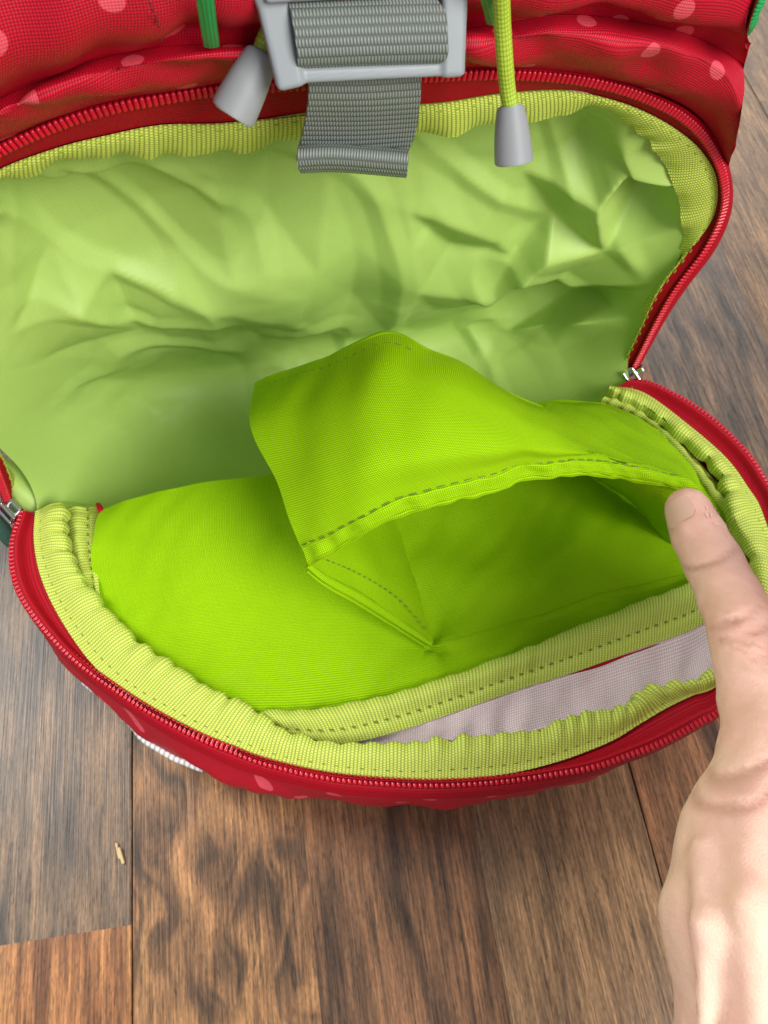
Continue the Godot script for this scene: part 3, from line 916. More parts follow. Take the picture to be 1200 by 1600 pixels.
func build_flap(bag: Node3D) -> void:
	var L := [v(-.1226,.0455,.0089), v(-.1235,.0463,.0221), v(-.1216,.0473,.0382), v(-.116,.0484,.0559), v(-.1061,.0496,.0767), v(-.095,.0505,.0918), v(-.0816,.0513,.1043), v(-.0673,.052,.1165), v(-.0576,.0524,.1229), v(-.0468,.0527,.1289), v(-.0271,.0533,.1376), v(-.0073,.0537,.1445), v(.0089,.0539,.1482), v(.0256,.054,.1506), v(.0409,.0541,.1509), v(.0525,.054,.15), v(.0621,.0539,.1486), v(.0725,.0537,.1457), v(.0829,.0536,.1431), v(.0931,.0535,.1412), v(.1033,.0534,.1398), v(.1259,.0527,.1287), v(.1434,.0514,.1071), v(.1505,.0499,.0813), v(.1506,.0491,.0688), v(.1487,.0482,.054), v(.1413,.0471,.0351), v(.1304,.0459,.0146), v(.1176,.0455,.0076)]
	var N := [v(-.1116,.0466,.0093), v(-.1114,.0475,.0258), v(-.1079,.0485,.0409), v(-.1021,.0492,.0533), v(-.0918,.0502,.0702), v(-.0807,.051,.0838), v(-.0678,.0518,.0972), v(-.0559,.0524,.1068), v(-.0492,.0528,.1129), v(-.0418,.0532,.1204), v(-.0239,.0537,.1283), v(-.0044,.054,.1335), v(.0127,.0541,.1355), v(.0295,.0543,.1389), v(.044,.0543,.1391), v(.0557,.0543,.1383), v(.0644,.0544,.1396), v(.0716,.0543,.1389), v(.0767,.0542,.1363), v(.0878,.0542,.1366), v(.1049,.0541,.1358), v(.1244,.0534,.1237), v(.1374,.0521,.1019), v(.1375,.051,.0832), v(.1411,.0501,.0685), v(.1415,.0494,.0564), v(.1352,.0483,.039), v(.1252,.0473,.0212), v(.1161,.0466,.0106)]
	var T := [v(-.127,.0475,.0089), v(-.1311,.0484,.0226), v(-.1304,.0493,.0382), v(-.1248,.0502,.0531), v(-.1126,.0514,.0727), v(-.0986,.0523,.0887), v(-.086,.0531,.1014), v(-.0719,.0538,.1135), v(-.0622,.0542,.1204), v(-.052,.0546,.1273), v(-.0327,.0552,.1371), v(-.0116,.0557,.1444), v(.0043,.0559,.1487), v(.0226,.0561,.1521), v(.0394,.0562,.1541), v(.0524,.0563,.1551), v(.0624,.0563,.1545), v(.0717,.0562,.1539), v(.0817,.0561,.1523), v(.0915,.056,.15), v(.0999,.0559,.1476), v(.129,.055,.1327), v(.1489,.0534,.1068), v(.1571,.0518,.0803), v(.158,.051,.0667), v(.1567,.0501,.052), v(.1498,.0489,.0316), v(.1377,.0478,.0138), v(.1288,.0474,.0075)]
	var E := [v(-.1299,.0424,.006), v(-.1335,.0432,.0194), v(-.1331,.0441,.0355), v(-.1273,.0451,.0517), v(-.1142,.0464,.0741), v(-.0988,.0476,.0926), v(-.0852,.0484,.1067), v(-.0704,.0492,.1192), v(-.0588,.0497,.1276), v(-.048,.05,.1336), v(-.0304,.0505,.1421), v(-.0125,.0509,.1481), v(.0035,.0511,.1524), v(.0221,.0513,.1557), v(.0393,.0514,.157), v(.0528,.0514,.1572), v(.0631,.0514,.1562), v(.0726,.0513,.1554), v(.0828,.0512,.1536), v(.0928,.0511,.1513), v(.1012,.0509,.1489), v(.1319,.05,.1327), v(.1523,.0484,.1059), v(.1605,.0467,.0789), v(.1616,.0459,.0652), v(.1603,.045,.0502), v(.1532,.0438,.0294), v(.1407,.0427,.0113), v(.1308,.0423,.0046)]
	var S := [v(-.136,.0268,-.0031), v(-.1383,.0276,.0105), v(-.1366,.0287,.029), v(-.1297,.03,.0492), v(-.1175,.0313,.0724), v(-.1056,.0323,.0881), v(-.0963,.0331,.1014), v(-.0808,.034,.1163), v(-.0665,.0346,.1268), v(-.0521,.0351,.1345), v(-.0312,.0355,.1424), v(-.0124,.0359,.1483), v(.0045,.0362,.1528), v(.0243,.0363,.1553), v(.0427,.0363,.1558), v(.057,.0363,.1557), v(.0682,.0362,.154), v(.0784,.0362,.1525), v(.0892,.036,.1507), v(.0998,.0359,.1482), v(.1089,.0357,.1452), v(.1382,.0347,.128), v(.1584,.033,.1004), v(.1659,.0315,.0742), v(.167,.0306,.0598), v(.1653,.0297,.0458), v(.1591,.0285,.0245), v(.1468,.0273,.0055), v(.1378,.0268,-.003)]
	# outer shell below the zip
	var S2 := []
	var S3 := []
	for p in S:
		S2.append(v(p.x * 0.96, 0.014, p.z * 0.97))
		S3.append(v(p.x * 0.86, 0.0025, p.z * 0.88 + 0.004))
	var mid := []
	for p in S: mid.append(v(p.x * 0.3, 0.002, p.z * 0.4 + 0.01))
	var sh := loft([E, S, S2, S3, mid], 150, 40, false)
	sh = push_out(sh, func(p, u, vv): return (noise.get_noise_2d(p.x * 30.0, p.z * 30.0 + p.y * 40.0) * 0.0016 + noise.get_noise_2d(p.x * 90.0, p.z * 90.0) * 0.0006) * smoothstep(0.02, 0.2, vv) * (1.0 - smoothstep(0.5, 0.75, vv)))
	part(bag, "flap_shell", sheet(sh, 0.0, func(p, _q): return Vector2(p.x, p.z + p.y) / 0.085), M.red)
	var run := []
	var out_n := normals_of(sh)
	for k in range(22, 40): run.append(sh[14][k] + out_n[14][k] * (0.0006 if out_n[14][k].z * sh[14][k].z + out_n[14][k].x * sh[14][k].x > 0.0 else -0.0006))
	part(bag, "reflective_piping", tube(run, func(_t): return 0.0013, 10), M.piping)
	# zip: tape, teeth
	var z := part(bag, "lower_zipper_tape", sheet(loft([moved(L, v(0, -0.001, 0)), moved(between(L, T, 0.5), v(0, -0.0012, 0)), moved(between(L, T, 0.78), v(0, 0.0008, 0)), moved(T, v(0, -0.0009, 0)), between(T, E, 0.5, v(0, 0.0006, 0.0002)), E], 260, 18, false), 0.0005), M.ziptape)
	part(z, "zipper_teeth", teeth_along(moved(T, v(0, -0.0004, 0)), 275, 0.0008, 0.00084, Vector3.UP), M.teeth).set_meta("kind", "stuff")
	# rim binding: a rolled lime tape
	var tp := loft([moved(L, v(0, 0.0003, 0)), between(L, N, 0.22, v(0, 0.0007, 0)), between(L, N, 0.60, v(0, 0.0028, 0)), between(L, N, 0.92, v(0, 0.0026, 0)), moved(N, v(0, 0.001, 0)), moved(N, v(0, -0.002, 0))], 420, 24, false)
	tp = ripple(tp, 0.0014, 0.0075, 20.0, func(t): return smoothstep(0.25, 0.6, t))
	var rb := part(bag, "rim_binding", sheet(turned(tp), 0.0007), M.tape)
	part(rb, "stitching", stitches(between(L, N, 0.22, v(0, 0.0013, 0)), 110, 0.4, 0.0003), M.thread).set_meta("kind", "stuff")
	# binding of the inner panel, front and right
	var pi := [v(-.0523,.0496,.1092), v(-.0307,.0498,.1132), v(-.0084,.0499,.1147), v(.015,.0498,.1136), v(.0394,.0497,.1111), v(.0648,.0495,.1076), v(.0911,.0492,.104), v(.1156,.049,.1004), v(.1324,.0486,.0927), v(.1378,.0479,.0819), v(.1367,.047,.0665), v(.1338,.0459,.0491), v(.1294,.045,.0326), v(.1214,.0442,.0193), v(.1133,.0437,.0121)]
	var po := [v(-.0455,.0482,.1194), v(-.027,.0486,.1264), v(-.0071,.0486,.1272), v(.0138,.0485,.1257), v(.0353,.0484,.1237), v(.0596,.0483,.1223), v(.0848,.0482,.1199), v(.1083,.048,.1173), v(.1351,.0475,.1086), v(.145,.0465,.0915), v(.1444,.0454,.0735), v(.1414,.0442,.0537), v(.1356,.0431,.0355), v(.1277,.0422,.0194), v(.1191,.0416,.0099)]
	var pb := loft([moved(pi, v(0, -0.002, 0)), moved(pi, v(0, 0.0008, 0)), between(pi, po, 0.3, v(0, 0.0026, 0)), between(pi, po, 0.62, v(0, 0.0006, 0)), between(pi, po, 0.8, v(0, 0.0009, 0)), po], 260, 20, false)
	pb = ripple(pb, 0.0006, 0.009, 40.0, func(t): return 1.0 - smoothstep(0.4, 1.0, t) * 0.7)
	var q := part(bag, "panel_binding", sheet(turned(pb), 0.0006), M.tape)
	part(q, "stitching", stitches(between(pi, po, 0.64, v(0, 0.0011, 0)), 75, 0.4, 0.0003), M.thread).set_meta("kind", "stuff")
	var li := [v(-.0997,.0427,.0111), v(-.1009,.0435,.025), v(-.1014,.0444,.0393), v(-.1009,.0452,.0532), v(-.0941,.0462,.0707)]
	var lo := [v(-.1123,.0415,.0081), v(-.1121,.0425,.0245), v(-.1095,.0435,.0409), v(-.1048,.0442,.0531), v(-.0977,.0452,.0694)]
	var lb := loft([moved(li, v(0, 0.0006, 0)), between(li, lo, 0.2, v(0, 0.0012, 0)), between(li, lo, 0.32, v(0, 0.0002, 0)), between(li, lo, 0.65, v(0, 0.0022, 0)), lo], 60, 18, false)
	var lq := part(bag, "panel_binding", sheet(turned(ripple(lb, 0.0008, 0.008, 60.0)), 0.0006), M.tape)
	part(lq, "stitching", stitches(between(li, lo, 0.3, v(0, 0.0009, 0)), 16, 0.4, 0.0003), M.thread).set_meta("kind", "stuff")
	part(bag, "care_tab", sheet(loft([[v(-.0988,.0488,.0133), v(-.0978,.0488,.0132), v(-.0969,.0489,.0144)], [v(-.0981,.0505,.0167), v(-.0968,.0505,.0167), v(-.0957,.0506,.0176)], [v(-.0979,.0491,.0186), v(-.0967,.0491,.0183), v(-.0957,.0491,.0186)]], 6, 6), 0.0005), M.ziptape)
	# pale pocket lining seen between the two bindings
	var k1 := moved([v(-.0455,.0482,.1194), v(-.0269,.0486,.1259), v(-.0069,.0486,.1268), v(.014,.0485,.1253), v(.0355,.0484,.1233), v(.0598,.0483,.1218), v(.085,.0482,.1194), v(.1085,.048,.1169), v(.1275,.0476,.1093)], v(0, -0.0004, 0))
	var k2 := [v(-.0461,.0463,.1217), v(-.0274,.0467,.128), v(-.0077,.0468,.1297), v(.0126,.0468,.1304), v(.0335,.0468,.13), v(.0571,.0468,.1297), v(.0816,.0467,.1288), v(.1044,.0466,.127), v(.1261,.0461,.1188)]
	var k3 := [v(-.0468,.046,.1247), v(-.0284,.0464,.1321), v(-.0092,.0466,.1357), v(.0104,.0468,.1376), v(.0303,.0469,.1396), v(.0536,.0469,.1392), v(.0775,.0468,.1384), v(.1003,.0467,.1361), v(.1262,.0462,.1289)]
	var k4 := [v(-.046,.0487,.1281), v(-.0269,.0492,.136), v(-.0067,.0496,.1427), v(.0098,.0498,.1465), v(.0289,.05,.1492), v(.0516,.0499,.1487), v(.0741,.0497,.1446), v(.0977,.0494,.1396), v(.1258,.0489,.1322)]
	var pk := loft([k1, k2, k3, k4], 80, 24)
	pk = push_out(pk, func(p, u, vv): return (noise.get_noise_2d(p.x * 60.0, p.z * 40.0 + p.x * 40.0) * 0.0014 + noise.get_noise_2d(p.x * 110.0, p.z * 60.0) * 0.0006) * sin(PI * vv))
	part(bag, "pale_lining", sheet(pk), M.pink)
	part(bag, "piping_edge", tube(smooth([v(.0499,.0476,.1229), v(.0646,.0475,.1223), v(.0797,.0475,.121), v(.0951,.0474,.1195)], 20), func(t): return 0.0006 * sin(PI * clampf(t, 0.02, 0.98))), M.ziptape)
	# red cloth in the gaps at the right and left
	var r1 := [v(.1207,.0406,.0103), v(.1288,.0411,.019), v(.1367,.0421,.0351), v(.1425,.0432,.0534), v(.1456,.0444,.0732), v(.1461,.0455,.0913), v(.1366,.0465,.1086)]
	var r2 := [v(.1287,.0292,.0038), v(.1382,.0298,.0131), v(.1464,.0308,.0299), v(.1523,.0319,.0488), v(.1551,.0331,.0677), v(.1558,.0341,.0852), v(.1464,.0354,.1063)]
	var r3 := [v(.1241,.0427,.0113), v(.1348,.0434,.0238), v(.1426,.0445,.0415), v(.1475,.0455,.0576), v(.1498,.0463,.0724), v(.1489,.0472,.0873), v(.1424,.0486,.1096)]
	part(bag, "red_lining", sheet(loft([r1, r2, r3], 40, 14), 0.0, red_uv), M.red)
	part(bag, "red_lining", sheet(loft([[v(-.1014,.0397,.0111), v(-.1029,.0406,.0259), v(-.1015,.0419,.049), v(-.0937,.0432,.0697)], [v(-.1163,.027,.0004), v(-.1171,.028,.016), v(-.1142,.0291,.0348), v(-.1035,.0306,.0601)], [v(-.1208,.0414,.0072), v(-.1218,.0423,.022), v(-.1195,.0433,.0383), v(-.1111,.0446,.0608)]], 20, 12), 0.0, red_uv), M.red)

func build_inner_pocket(bag: Node3D) -> void:
	var rows := [
		[v(-.0971,.049,.0173), v(-.0772,.0582,.0203), v(-.0521,.0644,.0237), v(-.0282,.0656,.0264), v(-.0046,.0621,.019), v(.0228,.0557,.0124), v(.06,.0475,.0078), v(.0905,.0466,.0099), v(.1133,.0459,.0144)],
		[v(-.1008,.0468,.0295), v(-.0798,.054,.0329), v(-.0551,.0603,.0383), v(-.0314,.0614,.0408), v(-.0037,.0562,.0363), v(.0339,.0469,.0313), v(.0664,.0449,.032), v(.0989,.045,.034), v(.133,.0433,.0382)],
		[v(-.1032,.0438,.0467), v(-.0831,.0491,.0514), v(-.0592,.0534,.0568), v(-.0359,.0536,.0601), v(-.0054,.0508,.0639), v(.0295,.0459,.0648), v(.0638,.0438,.0639), v(.098,.0449,.0644), v(.1444,.0452,.0704)],
		[v(-.0971,.0431,.0688), v(-.0745,.0474,.0736), v(-.0513,.0507,.0782), v(-.0288,.051,.0827), v(-.0064,.0503,.0881), v(.0221,.0464,.09), v(.0548,.0444,.0896), v(.0886,.0453,.0878), v(.1368,.0465,.0908)],
		[v(-.0794,.0443,.0885), v(-.0614,.0466,.0938), v(-.0437,.0479,.0981), v(-.0237,.0481,.1014), v(-.0012,.0483,.1047), v(.0221,.0464,.1064), v(.0523,.0452,.1036), v(.0834,.0451,.1011), v(.1277,.046,.0993)],
		[v(-.0599,.0457,.1113), v(-.0448,.0459,.1147), v(-.0273,.046,.1172), v(-.0094,.0461,.1185), v(.0118,.046,.1173), v(.0338,.0459,.1152), v(.0592,.0457,.1118), v(.088,.0455,.1081), v(.1198,.0463,.1048)]]
	var g := loft(rows, 110, 80)
	var corner := v(.0133,.051,.1006)
	g = push_out(g, func(p, u, vv):
		var d := Vector2(p.x - corner.x, p.z - corner.z)
		var r := d.length()
		var an := atan2(d.y, d.x)
		var pucker := exp(-r / 0.016) * (cos(an * 3.0 + 0.7) * 0.0022 - 0.001)
		return -pucker - noise.get_noise_2d(p.x * 22.0 + 3.0, p.z * 26.0) * 0.0026 - noise.get_noise_2d(p.x * 60.0 + p.z * 50.0, p.z * 50.0) * 0.0005 - noise.get_noise_2d(p.x * 40.0 - p.z * 70.0, 4.0) * 0.0008 * exp(-minf(u, 1.0) * 5.0))
	part(bag, "inner_panel", sheet(g, 0.0006), M.lime)
	# the pocket lifted off the panel
	var hem := [v(-.0238,.1006,.0808), v(-.0159,.1073,.0813), v(-.0077,.115,.0812), v(.002,.1208,.0811), v(.0153,.1234,.0814), v(.0294,.1214,.08), v(.0466,.1176,.078), v(.0624,.1128,.0767), v(.0819,.1027,.0774), v(.0976,.0936,.0788), v(.1083,.0883,.0822)]
	var top := [v(-.0285,.099,.0094), v(-.0165,.1106,.0158), v(-.0022,.1236,.0241), v(.0075,.1308,.0278), v(.0164,.1328,.0287), v(.0236,.1346,.0359), v(.0365,.1274,.0421), v(.0511,.1165,.0468), v(.063,.1073,.0485)]
	var body := [top,
		[v(-.0308,.1042,.0222), v(-.0126,.1231,.034), v(.0022,.1349,.0419), v(.0126,.1401,.047), v(.0254,.1404,.0557), v(.0429,.1297,.0596), v(.0658,.1106,.0573)],
		[v(-.0309,.1081,.04), v(-.0122,.1258,.0519), v(.0054,.1381,.0604), v(.0224,.141,.0657), v(.0419,.132,.0675), v(.0602,.119,.0679), v(.0797,.1038,.0657)],
		[v(-.0284,.1069,.0594), v(-.012,.1244,.0682), v(.0022,.1349,.0728), v(.0197,.1375,.0758), v(.039,.1325,.0762), v(.0625,.1183,.0733), v(.0782,.1074,.0726), v(.0919,.0971,.0734)],
		[v(-.0257,.1026,.0722), v(-.0144,.1136,.0763), v(-.001,.1249,.0779), v(.0175,.1294,.079), v(.0375,.1267,.0773), v(.0625,.1165,.0743), v(.0839,.104,.0744), v(.1015,.0912,.0771)],
		hem]
	var pg := loft(body, 110, 70)
	pg = push_out(pg, func(p, u, vv):
		var near := smoothstep(0.75, 1.0, vv)
		return -noise.get_noise_2d(p.x * 22.0, p.z * 20.0 + 9.0) * 0.0022 - noise.get_noise_2d(p.x * 55.0 + p.z * 25.0, p.z * 35.0) * 0.0006 - noise.get_noise_2d(u * 16.0, vv * 2.0) * 0.0011 * near * near)
	var pocket := part(bag, "inner_pocket", sheet(pg, 0.0005), M.lime)
	# hem: a doubled lip along the opening, and its seam
	var seam: Array = pg[63]
	hem = pg[70]
	var lip := loft([moved(seam, v(0, 0.0002, 0)), between(seam, hem, 0.5, v(0, 0.0017, 0.0002)), moved(hem, v(0, 0.0011, 0.0006)), moved(hem, v(0, -0.0002, 0.0012)), moved(hem, v(0, -0.0012, 0.0002))], 120, 14)
	lip = push_out(lip, func(p, u, vv): return -noise.get_noise_2d(u * 22.0, vv * 1.0) * 0.0004 * sin(PI * vv))
	part(pocket, "hem", sheet(lip, 0.0004), M.lime)
	var lip2 := push_out(loft([moved(hem, v(0, -0.0008, -0.0022)), moved(hem, v(0.0004, -0.0012, 0.0006)), moved(hem, v(0.0004, -0.0024, 0.0012)), moved(hem, v(0.0004, -0.0032, -0.0012))], 120, 10), func(p, u, vv): return noise.get_noise_2d(u * 13.0, 50.0) * 0.0006)
	part(pocket, "hem", sheet(lip2, 0.0004), M.lime)
	part(pocket, "stitching", stitches(moved(seam, v(0, 0.0013, 0.0002)), 36, 0.78, 0.00021), M.thread).set_meta("kind", "stuff")
	part(pocket, "stitching", stitches(moved(pg[5].slice(3, 62), v(0, 0.0005, 0)), 18, 0.7, 0.00026), M.thread).set_meta("kind", "stuff")
	var ttop: Array = pg[0]
	part(pocket, "top_hem", sheet(loft([moved(ttop, v(0, 0.0002, 0.004)), moved(ttop, v(0, 0.0010, 0.001)), moved(ttop, v(0, 0.0, -0.0008)), moved(ttop, v(0, -0.002, 0.0))], 80, 8), 0.0004), M.lime)
	# back of the pocket, down to the panel
	part(pocket, "pocket_back", sheet(loft([moved(top, v(0, -0.0008, 0)), [v(-.023,.0741,.0044), v(.0001,.0739,.0009), v(.0255,.0739,.001), v(.0486,.0713,.0112), v(.0739,.0688,.0226)], [v(-.0181,.0517,.0056), v(.0037,.0481,.0023), v(.0312,.0471,.0019), v(.0582,.0463,.0049), v(.0847,.0466,.0101)]], 60, 16), 0.0005), M.lime)
	# left gusset, folded inward, with its free edge
	var edge := [v(-.0237,.0938,.0793), v(-.0202,.0891,.082), v(-.0157,.0828,.0838), v(-.0099,.0749,.0856), v(-.002,.0648,.0895), v(.0059,.0571,.095), v(.013,.0515,.1007)]
	var gus := loft([[v(-.028,.1027,.028), v(-.0157,.088,.0235), v(.0005,.0654,.0194), v(.0154,.0472,.0206)], [v(-.0266,.0995,.0543), v(-.0145,.0867,.0551), v(-.0004,.0674,.0527), v(.013,.0494,.0562)], [v(-.0249,.0964,.0692), v(-.0135,.0844,.0698), v(-.0006,.0678,.073), v(.0129,.0507,.0785)], edge], 60, 50)
	part(pocket, "gusset", sheet(push_out(gus, func(p, u, vv): return noise.get_noise_2d(p.x * 60.0, p.z * 40.0) * 0.0007), 0.0005), M.lime)
	var es := smooth(edge, 40)
	part(pocket, "gusset_hem", tube(moved(es, v(-0.0006, 0.0002, 0.0006)), func(t): return 0.0017 * (0.5 + 0.5 * sin(PI * clampf(t * 0.9 + 0.08, 0.0, 1.0))), 10, 0.6), M.lime)
	part(pocket, "gusset_hem", tube(moved(es, v(-0.0012, -0.0024, 0.0012)), func(t): return 0.0013 * (0.4 + 0.6 * sin(PI * clampf(t * 0.9 + 0.05, 0.0, 1.0))), 10, 0.6), M.lime)
	part(pocket, "stitching", stitches(moved(between(es, smooth([v(-.0209,.092,.0764), v(-.0081,.0761,.0782), v(.004,.0621,.0842), v(.0122,.0528,.0963)], 40), 0.85), v(0, 0.0012, 0)), 22, 0.6, 0.00022), M.thread).set_meta("kind", "stuff")
	# right gusset, outside and inside
	var right_edge := []
	for r in range(0, pg.size(), 7): right_edge.append(pg[r][-1])
	var rg := loft([right_edge, [v(.0757,.0855,.0342), v(.0901,.0826,.0404), v(.1024,.0784,.0499), v(.1109,.0759,.0624), v(.1134,.0802,.0793)], [v(.0938,.0656,.0241), v(.1091,.0611,.0291), v(.1195,.0594,.04), v(.124,.0612,.0569), v(.1206,.0688,.0764)], [v(.1131,.0459,.0151), v(.1239,.0465,.0257), v(.1307,.0474,.0404), v(.134,.0494,.0566), v(.1307,.0523,.0715)]], 60, 30)
	part(pocket, "gusset", sheet(push_out(rg, func(p, u, vv): return noise.get_noise_2d(p.x * 50.0 + 20.0, p.z * 50.0) * 0.0009 * sin(PI * vv)), 0.0005), M.lime)
	part(pocket, "gusset", sheet(loft([[v(.0827,.095,.0725), v(.0946,.092,.0763), v(.105,.0874,.0798), v(.1125,.0819,.0819)], [v(.0908,.0711,.0619), v(.1005,.0702,.0735), v(.1075,.0692,.0828), v(.1194,.0659,.0813)], [v(.0961,.0459,.0479), v(.1061,.0468,.0631), v(.1122,.048,.0826), v(.124,.0493,.0876)]], 40, 20), 0.0005), M.lime)

func build_buckle(bag: Node3D) -> void:
	# frame of the clip in its own axes: x across the bag, y up the strap, z outwards
	var o := Node3D.new()
	o.name = "buckle"
	bag.add_child(o, true)
	o.position = v(0.0104, 0.2230, 0.0232)
	o.rotation_degrees = Vector3(-28, 0, 0)
	var f := func(p: Vector3) -> float:
		var q := p * 1000.0
		var d := barbox(q, Vector2(-18.0, 12), Vector2(-17.0, -6.4), 3.5, 3.0, 0.0, 2.3, 1.2)
		d = smin(d, barbox(q, Vector2(20.6, 12), Vector2(18.8, -9.2), 3.0, 2.6, 0.0, 2.3, 1.2), 0.8)
		d = smin(d, barbox(q, Vector2(-17, -3.9), Vector2(18.6, -7.4), 1.6, 1.5, 0.2, 1.4, 1.0), 0.8)
		d = smin(d, barbox(q, Vector2(-17, 3.4), Vector2(18.6, 0.2), 1.5, 1.5, -0.4, 1.2, 0.8), 0.8)
		d = smin(d, barbox(q, Vector2(-21.3, 13.8), Vector2(23, 10.8), 4.2, 3.4, 0.0, 2.4, 1.3), 1.2)
		return d / 1000.0
	part(o, "buckle_frame", solid(f, v(-0.0285, -0.0135, -0.004), v(0.0285, 0.0215, 0.004), 0.0006), M.plastic)
	var f2 := func(p: Vector3) -> float:
		var q := p * 1000.0
		var d := barbox(q, Vector2(-19.5, 14.2), Vector2(6.2, 12.2), 4.6, 4.6, 3.0, 1.6, 1.0)
		d = smin(d, barbox(q, Vector2(-14.5, 14.0), Vector2(4.5, 12.6), 4.2, 4.2, 4.6, 1.4, 1.0), 0.4)
		return d / 1000.0
	part(o, "buckle_latch", solid(f2, v(-0.023, 0.005, 0.0005), v(0.010, 0.022, 0.008), 0.0006), M.plastic)
	# the strap goes round the upper bar and hangs down to a folded end
	var strap := part(bag, "strap", sheet(loft_strip(o.transform, [
		[-15.0, 9.2, -3.5, 14.8, 6.6, -3.5], [-15.0, 8.8, 1.0, 15.0, 6.0, 1.0], [-15.0, 6.4, 3.4, 17.0, 3.2, 3.4], [-15.0, 2.6, 4.0, 17.0, -0.8, 4.0], [-15.0, -0.7, 3.0, 17.0, -4.2, 3.0], [-15.0, -2.2, 0.0, 15.0, -5.4, 0.0], [-15.0, -2.6, -2.6, 14.6, -5.4, -2.6]], 60, 44), 0.0010), M.webbing)
	var t := [v(-.002,.2182,.0215), v(-.0024,.2116,.0215), v(-.0035,.2036,.019), v(-.0048,.1968,.017), v(-.0056,.1929,.016)]
	var t2 := [v(.0235,.2147,.0215), v(.0236,.2071,.0215), v(.0239,.1986,.019), v(.0233,.1931,.0175), v(.0222,.1889,.0165)]
	part(strap, "strap_tail", sheet(turned(loft([t, between(t, t2, 0.5, v(0, 0, 0.0006)), t2], 44, 40)), 0.0012), M.webbing)
	var e1 := [v(-.0055,.1959,.0185), v(-.0062,.1976,.0215), v(-.0067,.1964,.0225), v(-.006,.1928,.021), v(-.0052,.1899,.0175), v(-.0051,.1921,.0165)]
	var e2 := [v(.0218,.1899,.019), v(.021,.1916,.022), v(.0207,.1902,.023), v(.0211,.1863,.0215), v(.0217,.1837,.018), v(.0222,.1862,.0168)]
	part(strap, "strap_end", sheet(turned(loft([e1, between(e1, e2, 0.35, v(0, 0.0008, 0)), e2], 40, 40)), 0.0011), M.webbing)
	# two lime cords with grey ends
	var c1 := smooth([v(.0361,.2398,.0286), v(.0378,.2334,.0283), v(.0396,.2249,.0276), v(.041,.2167,.0286), v(.0422,.2108,.0292), v(.0434,.2054,.0311)], 60)
	var cord := part(bag, "drawcord", tube(c1, func(_t): return 0.00185, 12), M.cord)
	part(cord, "cord_end", cord_end(v(.0433,.2069,.0294), v(.0431,.1966,.0373), 0.0030, 0.0046), M.rubber)
	var c2 := smooth([v(-.0032,.2254,.007), v(-.0061,.2241,.011), v(-.0085,.2219,.0124), v(-.0103,.2199,.0137), v(-.0124,.2167,.0151)], 40)
	var cord2 := part(bag, "drawcord", tube(c2, func(_t): return 0.0017, 12), M.cord)
	part(cord2, "cord_end", cord_end(v(-.0104,.2185,.0142), v(-.02,.2092,.0209), 0.0034, 0.0052), M.rubber)

func loft_strip(tr: Transform3D, list: Array, nu: int, nv: int) -> Array:
	var rows := []
	for q in list: rows.append([tr * (v(q[0], q[1], q[2]) * 0.001), tr * (v((q[0] + q[3]) / 2, (q[1] + q[4]) / 2 + 0.1, q[2]) * 0.001), tr * (v(q[3], q[4], q[5]) * 0.001)])
	return loft(rows, nu, nv)

func cord_end(a: Vector3, b: Vector3, ra: float, rb: float) -> ArrayMesh:
	var path := []
	for i in 41: path.append(a.lerp(b, i / 40.0))
	var rad := func(t: float) -> float:
		var r := lerpf(ra, rb, pow(t, 0.75)) * (1.0 + 0.05 * sin(PI * t))
		var e := minf(t, (1.0 - t) * 1.0) / 0.09
		return r * (sqrt(1.0 - pow(1.0 - minf(e, 1.0), 2.0)) * 0.28 + 0.72) if e < 1.0 else r
	return tube(path, rad, 28)

